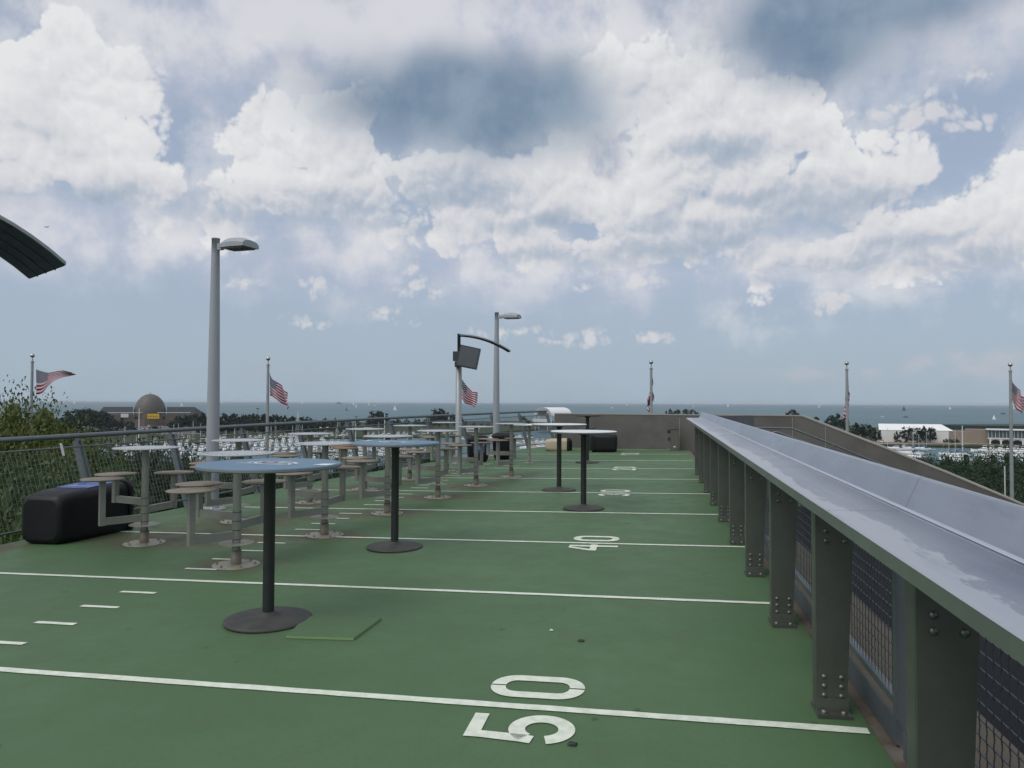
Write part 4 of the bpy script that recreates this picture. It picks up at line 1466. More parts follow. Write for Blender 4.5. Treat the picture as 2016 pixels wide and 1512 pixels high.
# screen in its housing, leaning
b = MB()
S = [[(-0.235, -0.02, -0.25), (0.235, -0.02, -0.25), (0.235, -0.02, 0.25), (-0.235, -0.02, 0.25)], [(-0.235, 0.10, -0.25), (0.235, 0.10, -0.25), (0.235, 0.10, 0.25), (-0.235, 0.10, 0.25)]]
b.hexa([(-0.235, -0.06, -0.245), (0.245, -0.06, -0.235), (0.245, 0.08, -0.235), (-0.235, 0.08, -0.245)], [(-0.235, -0.06, 0.245), (0.235, -0.06, 0.245), (0.235, 0.08, 0.245), (-0.235, 0.08, 0.245)])
b.box(-0.21, -0.064, -0.22, 0.21, -0.0605, 0.22, 1)
sc_ = b.build('screen_housing', [M['screen'], M['dpole']], r)
sc_.location = (0.27, -0.16, 2.46)
sc_.rotation_euler = (R(-6), R(12), R(8))
b = MB(); b.box(-0.10, -0.07, -0.12, 0.02, 0.05, 0.10); b.box(0.0, -0.03, -0.2, 0.08, 0.03, 0.02); b.box(-.06, -.05, -.26, .03, .04, -.13)
mb_ = b.build('screen_bracket', M['screen'], r); mb_.location = (0.0, -0.10, 2.50)

# nearer mast of the same kind, its post just outside the left edge
p1 = at_d(132, 515, 6.2); p2 = at_d(55, 543, 6.9)
mid = (p1 + p2) / 2
az_w = 31.5
Lw = 1.75
bx, by = mid.x - math.sin(R(az_w)) * Lw, mid.y - math.cos(R(az_w)) * Lw
r = empty('screen_mast', dk(bx, by))
tag(r, 'curved dark canopy wing of a nearer mast, cut by the left edge of the picture', 'mast', 'screen masts with curved canopies')
b = MB(); b.lathe([(0.15, 0.001), (0.15, 0.015), (0.075, 0.02)], 20, sm=False); b.lathe([(0.072, 0.02), (0.070, 2.25), (0.04, 2.26)], 20); b.build('pole', M['pole'], r)
b = MB(); b.lathe([(0.038, 2.262), (0.038, 3.2), (0, 3.21)], 16); b.build('upper_pole', M['dpole'], r)
zrel = mid.z - zd(bx, by)
wing(r, zrel + 0.50, 0.50, Lw, (p1 - p2).length, az_w, 3.0)

# ------------------------------------------------------------------ leaning railing on the left
# stations along the deck edge every 1.6 m
def along(s_):
    acc = 0
    for (xa, ya), (xb, yb) in zip(LEFT[1:], LEFT[2:]):
        l_ = math.hypot(xb - xa, yb - ya)
        if acc + l_ >= s_:
            t = (s_ - acc) / l_
            return Vector((xa + (xb - xa) * t, ya + (yb - ya) * t)), Vector((xb - xa, yb - ya)).normalized()
        acc += l_
    return Vector(LEFT[-1]), Vector((xb - xa, yb - ya)).normalized()


stn = []
s_ = 0.28
while s_ < 21.0:
    stn.append(along(s_))
    s_ += 1.58
LEAN, TH = 0.34, 1.055


def fpt(i, h, out=0.0):
    p, dd = stn[i]
    nx, ny = -dd.y, dd.x
    o_ = LEAN * (h / TH) + out
    return Vector((p.x + nx * o_, p.y + ny * o_, zd(p.x, p.y) + h))


root = empty('edge_railing', fpt(2, 0))
tag(root, 'galvanised pipe railing with outward leaning wire mesh along the left edge of the deck', 'railing')
ro = Vector(root.location)
b = MB()
b.tube([fpt(i, TH + .03, .03) - ro for i in range(len(stn))], 0.030, 12)
b.build('top_rail', M['galv'], root)
b = MB()
b.tube([fpt(i, TH - .10, .0) - ro for i in range(len(stn))], 0.011, 6)
b.tube([fpt(i, 0.10, .0) - ro for i in range(len(stn))], 0.013, 6)
b.build('mesh_frame', M['galv'], root)
for i in range(len(stn)):
    b = MB()
    for s2 in (-1, 1):
        p, dd = stn[i]
        sh = Vector((dd.x, dd.y, 0)) * (0.035 * s2)
        b.beam(fpt(i, -0.12, .03) + sh - ro, fpt(i, TH - .03, .03) + sh - ro, 0.018, 0.060, upv=(1, 0, 0))
    b.beam(fpt(i, 0.45, .03) - ro, fpt(i, 0.55, .03) - ro, 0.05, 0.03, upv=(1, 0, 0))
    b.beam(fpt(i, TH - .06, .03) - ro, fpt(i, TH + .02, .035) - ro, 0.05, 0.02, upv=(1, 0, 0))
    b.build('post', M['galv'], root)
for i in range(len(stn) - 1):
    b = MB()
    A0, A1, B0_, B1_ = fpt(i, .10), fpt(i, TH - .10), fpt(i + 1, .10), fpt(i + 1, TH - .10)
    ln = (B0_ - A0).length
    wdt = 0.0032 if i < 6 else 0.004
    nv = int(ln / 0.055)
    for k in range(1, nv):
        t = k / nv
        b.beam(A0.lerp(B0_, t) - ro, A1.lerp(B1_, t) - ro, wdt, wdt)
    nh = 15
    for k in range(1, nh):
        t = k / nh
        b.beam(A0.lerp(A1, t) - ro, B0_.lerp(B1_, t) - ro, wdt, wdt)
    b.build('wire_mesh', M['wire'], root)
# white tags tied to the mesh
for (i, t, h, w_, hh, lab) in ((2, 0.82, 0.86, 0.035, 0.15, 'white strip tied high on the mesh'), (1, 0.62, 0.22, 0.05, 0.11, 'white plate tied low on the mesh'), (1, 0.62, 0.03, 0.035, 0.15, 'white strip hanging at the foot of the mesh'), (4, .3, .45, .04, .16, 'white strip tied on the mesh behind the second table')):
    a_ = fpt(i, h).lerp(fpt(i + 1, h), t) - ro
    a2 = fpt(i, h + hh).lerp(fpt(i + 1, h + hh), t) - ro
    b = MB(); b.beam(a_ + Vector((.012, 0, 0)), a2 + Vector((.012, 0, 0)), 0.005, w_, upv=(0, 1, 0)); o = b.build('tied_tag', M['banner'], root)
    o['label'] = lab

# ------------------------------------------------------------------ flags and poles outside the stadium
FL = [  # pole x, top y, foot y in the photograph; outline of the cloth: top edge, bottom edge (same scale)
    (64, 700, [(70, 727), (82, 731), (94, 733.5), (106, 729.5), (120, 729), (139, 733)], [(71, 777), (78, 774), (88, 765), (100, 752), (115, 742), (138, 736)]),
    (528, 706, [(531, 733), (535, 745), (543, 752), (551, 760), (558, 768), (561, 773)], [(531, 779), (535, 780), (543, 786), (552, 794), (560, 800), (564, 806)]),
    (902, 711, [(905, 742), (912, 750), (920, 762), (930, 771), (937, 772), (940, 776)], [(906, 780), (910, 785), (914, 792), (921, 796), (929, 798), (935, 802)]),
    (1282, 713, [(1284, 740), (1286, 752), (1287, 765), (1289, 780), (1289.5, 790), (1287, 800)], [(1280, 790), (1277, 784), (1275, 790), (1277, 800), (1278, 808), (1281, 815)]),
    (1667, 715, [(1669, 742), (1671, 752), (1673, 768), (1675, 785), (1675, 800), (1674, 812)], [(1668, 800), (1669, 806), (1670, 812), (1670.5, 818), (1671, 824), (1671, 830)]),
    (1989, 718, [(1992, 743), (1998, 755), (2006, 765), (2016, 772), (2026, 780), (2034, 788)], [(1992, 788), (1998, 790), (2003, 796), (2007, 808), (2018, 812), (2030, 816)])]
DP = 46.0
FLAB = ['flag at far left streaming to the right', 'flag right of the near lamp post sagging to the right', 'flag showing right of the screen mast', 'flag hanging slack at the middle above the concrete wall',
        'narrow slack flag above the descending parapet', 'flag at the right edge blowing out of the picture']


def poly_at(P, t):
    x = t * (len(P) - 1)
    i = min(int(x), len(P) - 2)
    f_ = x - i
    p0 = P[max(i - 1, 0)]; p1_ = P[i]; p2_ = P[i + 1]; p3 = P[min(i + 2, len(P) - 1)]
    return tuple(0.5 * (2 * p1_[k] + (p2_[k] - p0[k]) * f_ + (2 * p0[k] - 5 * p1_[k] + 4 * p2_[k] - p3[k]) * f_ ** 2 + (-p0[k] + 3 * p1_[k] - 3 * p2_[k] + p3[k]) * f_ ** 3) for k in (0, 1))


for fi, (px, ty, TE, BE) in enumerate(FL):
    topp = at_d(px, ty, DP)
    base = Vector((topp.x, topp.y, LZ))
    H_ = topp.z - LZ
    r = empty('flagpole', base)
    tag(r, 'ball topped flagpole of the ' + FLAB[fi], 'flagpole', 'flagpoles standing outside the stadium')
    b = MB(); b.tube([(0, 0, 0), (0, 0, H_ - 6), (0, 0, H_ - .35)], [0.15, 0.105, 0.075], 12); b.build('pole', M['pole'], r)
    b = MB(); b.lathe([(0.10, H_ - .47), (0.10, H_ - .35), (0.03, H_ - .34), (0.03, H_ - .13)], 12, sm=False); b.build('truck', M['pole'], r)
    b = MB(); b.lathe([(0.001, H_ - .15)] + [(0.13 * math.sin(PI * k / 10), H_ - 0.13 * math.cos(PI * k / 10)) for k in range(1, 10)] + [(0.001, H_ + .13)], 16); b.build('ball', M['bolt'], r)
    # cloth
    nu, nv = 40, 26
    hoist = at_d(TE[0][0], TE[0][1], DP)
    vs, uvs = [], []
    right = Vector((math.cos(YAW), -math.sin(YAW), 0))
    fwd = Vector((math.sin(YAW), math.cos(YAW), 0))
    narrow = fi in (3, 4)
    for j in range(nv + 1):
        v_ = j / nv
        for i in range(nu + 1):
            u_ = i / nu
            tx, ty_ = poly_at(TE, u_)
            bx_, by_ = poly_at(BE, u_)
            X = bx_ + (tx - bx_) * v_
            Y = by_ + (ty_ - by_) * v_
            p = at_d(X, Y, DP)
            ph = u_ * 9.0 + v_ * 2.4 + fi
            amp = (0.05 + 0.26 * u_) if not narrow else 0.30 * min(1, u_ * 4)
            p = p + fwd * (amp * math.sin(ph * (1 if not narrow else 1.6)) + 0.5 * u_ * (1 if not narrow else 1.4)) + right * (0.05 * u_ * math.sin(ph * 1.7))
            vs.append(p - hoist)
            uvs.append((u_, v_))
    fs = []
    for j in range(nv):
        for i in range(nu):
            a = j * (nu + 1) + i
            fs.append((a, a + 1, a + nu + 2, a + nu + 1))
    me = bpy.data.meshes.new('flag')
    me.from_pydata([tuple(p) for p in vs], [], fs)
    ul = me.uv_layers.new(name='uv')
    for lp_ in me.loops:
        ul.data[lp_.index].uv = uvs[lp_.vertex_index]
    me.materials.append(M['flag'])
    for p in me.polygons:
        p.use_smooth = True
    o = bpy.data.objects.new('flag', me)
    col.objects.link(o)
    o.location = hoist
    tag(o, 'red, white and blue ' + FLAB[fi], 'flag', 'flags flying on the tall poles')
b = MB()
pt = at_d(1978, 918, 46.5)
b.tube([(0, 0, LZ), (0, 0, pt.z)], 0.04, 8)
tag(b.build('thin_mast', M['mast'], loc=(pt.x, pt.y, 0)), 'thin white mast just left of the rightmost flagpole', 'pole')


# ------------------------------------------------------------------ trees
def leaves(b, N, cx, cy, cz, rx, ry, rz_, size, rng, clumps=40, flat=0.25):
    C = []
    for _ in range(clumps):
        while True:
            x, y, z = rng.uniform(-1, 1), rng.uniform(-1, 1), rng.uniform(-1, 1)
            rr = x * x + y * y + z * z
            if 0.25 < rr < 1.0:
                break
        C.append((cx + x * rx, cy + y * ry, cz + z * rz_, rng.uniform(0.16, 0.34)))
    for c_ in C:       # leafy heart of each clump
        kx, ky, kz = rx * c_[3] * .36, ry * c_[3] * .36, rz_ * c_[3] * .36
        vs, nlat, nlon = [], 5, 7
        for i in range(1, nlat):
            for j in range(nlon):
                a_, p_ = PI * i / nlat, 2 * PI * (j + .5 * (i % 2)) / nlon
                q_ = rng.uniform(.65, 1.25)
                vs.append((c_[0] + kx * q_ * math.sin(a_) * math.cos(p_), c_[1] + ky * q_ * math.sin(a_) * math.sin(p_), c_[2] + kz * q_ * math.cos(a_)))
        vs += [(c_[0], c_[1], c_[2] + kz), (c_[0], c_[1], c_[2] - kz)]
        fs = []
        for i in range(nlat - 2):
            for j in range(nlon):
                a_, b__ = i * nlon + j, i * nlon + (j + 1) % nlon
                fs += [(a_, a_ + nlon, b__), (b__, a_ + nlon, b__ + nlon)]
        for j in range(nlon):
            fs.append((len(vs) - 2, j, (j + 1) % nlon))
            fs.append((len(vs) - 1, (nlat - 2) * nlon + (j + 1) % nlon, (nlat - 2) * nlon + j))
        b.add(vs, fs)
    for _ in range(N):
        c_ = rng.choice(C)
        while True:
            x, y, z = rng.gauss(0, .5), rng.gauss(0, .5), rng.gauss(0, .42)
            if x * x + y * y + z * z < 1.1:
                break
        px_, py_, pz_ = c_[0] + x * rx * c_[3] * 1.05, c_[1] + y * ry * c_[3] * 1.05, c_[2] + z * rz_ * c_[3] * 1.05
        s1 = size * rng.uniform(.6, 1.35)
        nrm = Vector((rng.gauss(0, 1), rng.gauss(0, 1), rng.gauss(0.6, 1))).normalized()
        t1 = nrm.orthogonal().normalized()
        t1 = (Matrix.Rotation(rng.uniform(0, 6.28), 3, nrm) @ t1)
        t2 = nrm.cross(t1)
        P = Vector((px_, py_, pz_))
        b.add([P - t1 * s1, P - t2 * s1 * .55, P + t1 * s1, P + t2 * s1 * .55], [(0, 1, 2, 3)])


def make_tree(name, N, size, leafm, seed, hh=10.0, rad=3.4, clumps=40, crown_low=0.25):
    rng = random.Random(seed)
    r_ = empty(name, (0, 0, 0))
    b = MB()
    lean = (rng.uniform(-.3, .3), rng.uniform(-.3, .3))
    b.tube([(0, 0, 0), (lean[0] * .5, lean[1] * .5, hh * .3), (lean[0], lean[1], hh * .65), (lean[0] * 1.2, lean[1] * 1.2, hh * .88)], [hh * .026, hh * .02, hh * .011, hh * .004], 8)
    for k in range(7):
        t = 2 * PI * k / 7 + rng.uniform(-.3, .3)
        z0 = hh * rng.uniform(.25, .5)
        b.tube([(lean[0] * .4, lean[1] * .4, z0), (rad * .4 * math.cos(t), rad * .4 * math.sin(t), z0 + hh * .15), (rad * .75 * math.cos(t), rad * .75 * math.sin(t), z0 + hh * .28)], [hh * .011, hh * .007, hh * .003], 6)
    b.build('trunk', M['bark'], r_)
    b = MB()
    cz = hh * (crown_low + 1) / 2
    leaves(b, N, 0, 0, cz, rad, rad, hh * (1 - crown_low) / 2, size, rng, clumps)
    b.build('crown', leafm, r_)
    index_children(r_)
    return r_


# shore trees across the harbour
far = [make_tree('shore_tree', 900, 0.62, M['leaffar'], 11 + k, 10, [4.2, 5.0, 3.6][k], 34, 0.12) for k in range(3)]
usedf = [True] * 3


def put_far(px, base_y, top_y, lab, grp, wide=1.0, z=LZ, force=None):
    k = random.randrange(3) if force is None else force
    p = at_z(px, base_y, z)
    dist = (p - EYE).dot(fw)
    q = at_d(px, top_y, dist)
    hgt = max(q.z - z, 3.0)
    o = place(far[k], usedf[k], (p.x, p.y, z), random.uniform(0, 6.28), (hgt / 10 * wide, hgt / 10 * wide, hgt / 10))
    usedf[k] = False
    tag(o, lab, 'tree', grp)
    if grp:
        order(o, lab)


prof = [(60, 831), (100, 826), (135, 820), (150, 807), (172, 804), (190, 808), (205, 814), (225, 826), (255, 829), (340, 826), (352, 819), (380, 815), (420, 814), (450, 814), (500, 815), (545, 817),
        (600, 821), (622, 826), (645, 822), (668, 823), (690, 829), (712, 827), (730, 826), (800, 824), (835, 825), (900, 825), (930, 830), (980, 832), (1040, 832)]


def ptop(x):
    for (xa, ya), (xb, yb) in zip(prof, prof[1:]):
        if xa <= x <= xb:
            return ya + (yb - ya) * (x - xa) / (xb - xa)
    return 830


random.seed(5)
x = 55
while x < 1045:
    if not 262 < x < 336:
        put_far(x + random.uniform(-3, 3), 846 + random.uniform(-2, 2) - (6 if x > 640 else 0), ptop(x) + random.uniform(0, 3.0), 'dark green tree in the back row of the far shore wood', 'trees along the island shore', 1.1)
    x += 10.5 if x < 640 else 16
x = 60
while x < 700:
    if x > 395 or x < 150:
        put_far(x + random.uniform(-3, 3), 856 + random.uniform(-3, 2) - (x > 400) * 3, max(ptop(x) + 9, 829) + random.uniform(0, 4.0), 'dark green tree in the front row of the far shore wood', 'trees in front of the shore wood', 1.1)
    x += 13
for px, by, ty in ((165, 858, 842), (180, 859, 843), (200, 859, 842), (214, 858, 843), (232, 856, 840), (258, 855, 838), (302, 855, 839), (292, 856, 844), (340, 853, 843), (350, 852, 842), (215, 846, 834), (375, 850, 838), (390, 852, 836)):
    put_far(px, by, ty, 'small dark tree among the parked cars below the dome', 'small trees in the island parking lot', 1.3)
put_far(736, 838, 810, 'tall round tree rising alone above the shore line left of the screen mast', None, 1.15)
put_far(752, 839, 811, 'broad tree touching the tall round one above the far shore', None, 1.2)
put_far(858, 836, 806, 'left of two bushy trees standing up against the lake behind the railing', None, 1.1)
put_far(874, 836, 807, 'right of two bushy trees standing up against the lake behind the railing', None, 1.1)
put_far(893, 836, 815, 'small tree just left of the screen mast on the far shore', None, 1.0)
put_far(1032, 848, 821, 'dark round tree left of the white arched pavilion', None, 0.9)
for px, by, ty in ((1318, 826, 806), (1332, 826, 807), (1352, 826, 806), (1366, 826, 807), (1558, 830, 807), (1566, 830, 810)):
    put_far(px, by, ty, 'small tree top over the concrete wall against the lake', 'tree tops over the concrete wall', 1.0)
for px, by, ty, w_ in ((1605, 842, 821, .8), (1635, 848, 819, .9), (1651, 846, 816, 1.0), (1662, 850, 822, 1.0), (1690, 862, 834, 1.2), (1703, 862, 836, 1.1), (1716, 866, 842, 1.0), (1680, 866, 848, 1.4), (1725, 870, 850, 1.2)):
    put_far(px, by, ty, 'tree on the grassy mound left of the white tent hall', 'trees left of the tent hall', w_)
for px, by, ty, w_ in ((1788, 872, 842, 1.0), (1806, 872, 843, 1.0), (1822, 872, 841, .9), (1832, 872, 843, .9), (1750, 868, 845, .6), (1765, 871, 850, .6)):
    put_far(px, by, ty, 'leafy tree standing in front of the white tent hall', 'trees in front of the tent hall', w_)
for px in range(1862, 2060, 9):
    if not 1922 < px < 1985:
        put_far(px, 872.5, 864 + random.uniform(0, 3), 'low dark shrub at the foot of the brown stone hall', 'shrubs before the stone hall', 1.6)

# near trees below the deck
near_dark = [make_tree('park_tree', 26000, 0.11, M['leafdark'], 31 + k, 12, 4.3, 90, 0.15) for k in range(2)]
near_green = [make_tree('park_tree', 26000, 0.085, M['leafgreen'], 41 + k, 12, 4.3, 90, 0.15) for k in range(2)]
near_yel = [make_tree('honey_locust', 40000, 0.072, M['leafyellow'], 51 + k, 12, 4.3, 110, 0.12) for k in range(2)]
usedn = {}


def put_near(lst, px, top_y, dist, hgt, lab, grp, wide=1.0):
    k = random.randrange(2)
    pr = lst[k]
    first = pr.name not in usedn
    q = at_d(px, top_y, dist)
    o = place(pr, first, (q.x, q.y, q.z - hgt), random.uniform(0, 6.28), (hgt / 12 * wide, hgt / 12 * wide, hgt / 12))
    usedn[pr.name] = 1
    tag(o, lab, 'tree', grp)
    if grp:
        order(o, lab)
    return o


random.seed(12)
for px, ty, ds in ((-60, 800, 48), (8, 812, 44), (45, 794, 52), (85, 822, 47), (20, 850, 40), (62, 846, 41), (108, 848, 45)):
    put_near(near_yel, px, ty, ds, 26 if ty < 830 else 24, 'yellow green feathery tree at the far left', 'yellow green trees at the far left', 0.55)
put_near(near_green, 100, 815, 56, 26, 'dark green tree just right of the leftmost flagpole', None, .5)
for px, ty, ds in ((10, 905, 30), (70, 915, 32), (125, 895, 36), (175, 900, 40), (30, 960, 24), (110, 965, 26), (165, 950, 30), (215, 935, 34), (255, 886, 60), (290, 890, 62), (235, 905, 48), (330, 905, 58), (380, 900, 62), (300, 930, 44)):
    put_near(near_green if px < 220 else near_dark, px, ty, ds, 22, 'green tree behind the mesh left of the near lamp post', 'trees behind the mesh at left', .45)
for px, ty, ds in ((360, 940, 44), (420, 925, 50), (452, 896, 66), (440, 950, 44), (500, 945, 52), (560, 942, 55), (610, 915, 66), (650, 905, 72), (600, 940, 52), (690, 915, 70), (740, 905, 80), (790, 895, 88), (700, 935, 60), (840, 893, 95), (830, 905, 80), (530, 960, 42)):
    put_near(near_dark, px, ty, ds, 20, 'dark tree behind the mesh right of the near lamp post', 'trees behind the mesh right of the lamp post', .42)
for px, ty, ds in ((1815, 893, 120), (1850, 890, 115), (1838, 905, 95), (1872, 902, 100), (1912, 887, 110), (1900, 915, 90), (1945, 905, 95), (1972, 884, 105), (1960, 925, 80), (2005, 890, 100), (2030, 905, 90), (1990, 940, 75), (1925, 935, 78), (1870, 930, 88), (2020, 955, 70), (2060, 900, 85), (1950, 960, 70)):
    put_near(near_dark, px, ty + 9, ds, 18, 'dark tree between the concrete parapet and the boats', 'dark trees beyond the parapet', .62)

# ------------------------------------------------------------------ domed hall on the island
c0 = at_z(295, 838, LZ)
dist = (c0 - EYE).dot(fw)
S_ = dist / F_PX          # metres per photo pixel there
face = math.atan2(c0.x, c0.y)
r = empty('planetarium', (c0.x, c0.y, LZ), -face)
tag(r, 'brown granite domed planetarium with low glass wings on the island', 'building')
b = MB(); b.lathe([(29 * S_, 0), (29 * S_, 25 * S_), (28 * S_, 25.5 * S_)], 12, sm=False, ph=.26); b.lathe([(36 * S_, 0), (36 * S_, 13 * S_), (29 * S_, 13 * S_)], 12, sm=False, ph=.26); b.build('drum', M['granite'], r)
b = MB(); b.lathe([(28.6 * S_ * math.cos(PI / 2 * k / 12), 25.5 * S_ + 37 * S_ * math.sin(PI / 2 * k / 12)) for k in range(12)] + [(0, 62.5 * S_)], 48); dm = b.build('dome', M['copper'], r)
b = MB(); b.lathe([(.4, 62 * S_), (.25, 65.5 * S_), (0, 66 * S_)], 8); b.build('finial', M['copper'], dm)
b = MB()
for sx in (-1, 1):
    xs = [30 * S_ * sx, 80 * S_ * sx, 99 * S_ * sx]
    for (xa, za, xb, zb) in ((xs[0], 37 * S_, xs[1], 37 * S_), (xs[1], 37 * S_, xs[2], 24 * S_)):
        if xa > xb:
            xa, za, xb, zb = xb, zb, xa, za
        b.hexa([(xa, -12, 10 * S_), (xb, -12, 10 * S_), (xb, 14, 10 * S_), (xa, 14, 10 * S_)], [(xa, -5, za), (xb, -5, zb), (xb, 9, zb), (xa, 9, za)])
b.build('glass_wing_roof', M['winglass'], r)
b = MB(); b.box(-95 * S_, -14, 0, 95 * S_, 12, 9.9 * S_ + 7); b.box(-72 * S_, -15, 25.5 * S_, 72 * S_, -14.2, 26.6 * S_, 1); b.build('wing_wall', [M['granite'], M['banner']], r)
yb = -36 * S_ - 1.0
b = MB(); b.box(-5 * S_, yb - 1, 14.5 * S_, 16 * S_, yb - .6, 24 * S_); bn_ = b.build('yellow_sign', M['yellow'], r)
b = MB()
random.seed(4)
for k in range(6):
    x0 = (-3.5 + k * 3.1) * S_
    b.box(x0, yb - 1.1, 17 * S_, x0 + 1.2 * S_, yb - 1.01, (20 + random.uniform(0, 2.5)) * S_)
b.build('sign_marks', M['granite'], bn_)
b = MB(); b.box(-50 * S_, -16.2, 17 * S_, -37 * S_, -15.8, 24 * S_); b.build('white_sign', M['banner'], r)
for k in range(-3, 4):
    if abs(k) < 1:
        continue
    b = MB(); b.box(k * 24 * S_ - 1.5, -14.3, 6, k * 24 * S_ + 1.5, -14.05, 11); b.build('window', M['glass'], r)

# white arched pavilion
q0 = at_z(1068, 848, LZ); d_ = (q0 - EYE).dot(fw); S2 = d_ / F_PX
r = empty('arched_pavilion', (q0.x, q0.y, LZ), -math.atan2(q0.x, q0.y) - R(42))
tag(r, 'white barrel roofed stage pavilion behind the end of the railing', 'building')
b = MB()
rad_ = 23 * S2; z0_ = 31 * S2; rise = 15 * S2; ln = 62 * S2
P = [(rad_ * math.cos(R(a)), z0_ + rise * math.sin(R(a))) for a in range(0, 181, 12)]
for i in range(len(P) - 1):
    (xa, za), (xb, zb) = P[i], P[i + 1]
    b.hexa([(xb, 0, zb - .7), (xa, 0, za - .7), (xa, ln, za - .7), (xb, ln, zb - .7)], [(xb, 0, zb), (xa, 0, za), (xa, ln, za), (xb, ln, zb)])
b.build('barrel_roof', M['roofwhite'], r)
b = MB()
for i in range(len(P) - 1):
    (xa, za), (xb, zb) = P[i], P[i + 1]
    f_ = .62
    b.add([(xa, -.3, za), (xb, -.3, zb), (xb * f_, -.3, z0_ + (zb - z0_) * f_ * .8), (xa * f_, -.3, z0_ + (za - z0_) * f_ * .8)], [(0, 1, 2, 3), (3, 2, 1, 0)])
b.build('gable_arch', M['banner'], r)
for x_ in (-rad_ * .92, -rad_ * .5, rad_ * .5, rad_ * .92):
    for y_ in (1, ln - 1):
        b = MB(); b.tube([(x_, y_, 0), (x_, y_, z0_)], .35, 6); b.build('support_leg', M['mast'], r)
b = MB(); b.box(-rad_ * .7, 3, 0, rad_ * .7, ln - 3, z0_ * .35); b.build('stage', M['kick'], r)
b = MB(); b.box(-rad_ * 1.0, -2, z0_ * .55, rad_ * 0.9, 2, z0_ * .75); b.build('white_banner', M['banner'], r)

# tent hall
q0 = at_z(1732, 869, LZ); S3 = (q0 - EYE).dot(fw) / F_PX
ang = -math.atan2(q0.x, q0.y)
r = empty('tent_hall', (q0.x, q0.y, LZ), ang + R(10))
tag(r, 'long white roofed event tent with dark diamond gable on the far right shore', 'building')
gw = 15 * S3
b = MB()
ridge, eave = 35 * S3, 23 * S3
b.hexa([(-4 * S3, -gw, eave), (125 * S3, -gw, eave), (125 * S3, gw, eave), (-4 * S3, gw, eave)], [(-2 * S3, -.1, ridge), (108 * S3, -.1, ridge), (108 * S3, .1, ridge), (-2 * S3, .1, ridge)])
b.build('roof', M['roofwhite'], r)
b = MB(); b.box(0, -gw + .3, 0, 120 * S3, gw - .3, eave - .05); b.build('wall', M['banner'], r)
b = MB()
for k in (-1, 0, 1):
    c_, h2 = k * gw * .55, (6.0 if k == 0 else 3.6) * S3
    zc = (26 if k == 0 else 21) * S3
    b.add([(-4.3 * S3, c_ - h2 * .6, zc), (-4.3 * S3, c_, zc - h2), (-4.3 * S3, c_ + h2 * .6, zc), (-4.3 * S3, c_, zc + h2)], [(0, 1, 2, 3), (3, 2, 1, 0)])
b.build('gable_window', M['glass'], r)
b = MB()
b.add([(-4.1 * S3, -gw, 0), (-4.1 * S3, gw, 0), (-4.1 * S3, gw, eave), (-4.1 * S3, 0, ridge), (-4.1 * S3, -gw, eave)], [(0, 1, 2, 3, 4), (4, 3, 2, 1, 0)])
b.build('gable', M['banner'], r)

# long stone hall with glazed pavilion
q0 = at_z(1830, 871, LZ); S4 = (q0 - EYE).dot(fw) / F_PX
r = empty('stone_hall', (q0.x, q0.y, LZ), -math.atan2(q0.x, q0.y) - R(2))
tag(r, 'long flat brown stone hall with a glazed central bay on the far right shore', 'building')
b = MB(); b.box(0, 0, 0, 100 * S4, 20, 23 * S4); b.box(60 * S4, 3, 23.05 * S4, 150 * S4, 22, 27 * S4); b.box(153 * S4, 0, 0, 260 * S4, 20, 23 * S4); b.build('wall', M['brick'], r)
b = MB(); b.box(94 * S4, -6, 27 * S4, 158 * S4, 14, 28.6 * S4); b.build('flat_roof', M['banner'], r)
b = MB(); b.box(97 * S4, -4, 12 * S4, 155 * S4, 10, 26.9 * S4); gl_ = b.build('glazed_bay', M['hallglass'], r)
b = MB()
for k in range(11):
    x_ = (97 + 5.8 * k) * S4
    b.box(x_ - .12, -4.3, 12 * S4, x_ + .12, -4.02, 26.9 * S4)
b.box(96 * S4, -4.5, 10.6 * S4, 156 * S4, -4.32, 12.6 * S4)
b.build('mullions', M['banner'], gl_)
for k in range(4):
    b = MB(); x_ = (100 + 17 * k) * S4; b.box(x_ - .5, -4.3, 0, x_ + .5, -3.4, 10.5 * S4); b.build('arch_pier', M['banner'], r)
for k in range(3):
    b = MB()
    xc = (108.5 + 17 * k) * S4
    rr_ = 8 * S4
    PP = [(xc + rr_ * math.cos(R(a)), 3 * S4 + 6 * S4 * math.sin(R(a))) for a in range(0, 181, 15)]
    for i in range(len(PP) - 1):
        (xa, za), (xb, zb) = PP[i], PP[i + 1]
        b.add([(xa, -4.2, za), (xa, -4.2, 10.5 * S4), (xb, -4.2, 10.5 * S4), (xb, -4.2, zb)], [(0, 1, 2, 3), (3, 2, 1, 0)])
    b.build('arch', M['banner'], r)
b = MB(); b.box(98 * S4, -2, 0, 154 * S4, 8, 11.9 * S4); b.build('undercroft', M['glass'], r)

# harbour wall at right and docks
def wall_between(a, b__, h, t, mtl, name, lab, cat, z=WZ):
    A, B = Vector((*a, 0)), Vector((*b__, 0))
    dd = (B - A)
    ln_ = dd.length
    dd.normalize()
    n_ = Vector((-dd.y, dd.x, 0)) * t
    bm_ = MB()
    P = [A, B, B + n_, A + n_]
    bm_.hexa([(p.x - A.x, p.y - A.y, 0) for p in P], [(p.x - A.x, p.y - A.y, h) for p in P])
    o = bm_.build(name, mtl, loc=(A.x, A.y, z))
    return tag(o, lab, cat)


wall_between(gp(1600, 869.5, LZ), gp(2500, 887, LZ), 1.8, 1.0, M['seawall'], 'harbour_wall', 'dark sloping harbour wall below the pale promenade', 'wall')


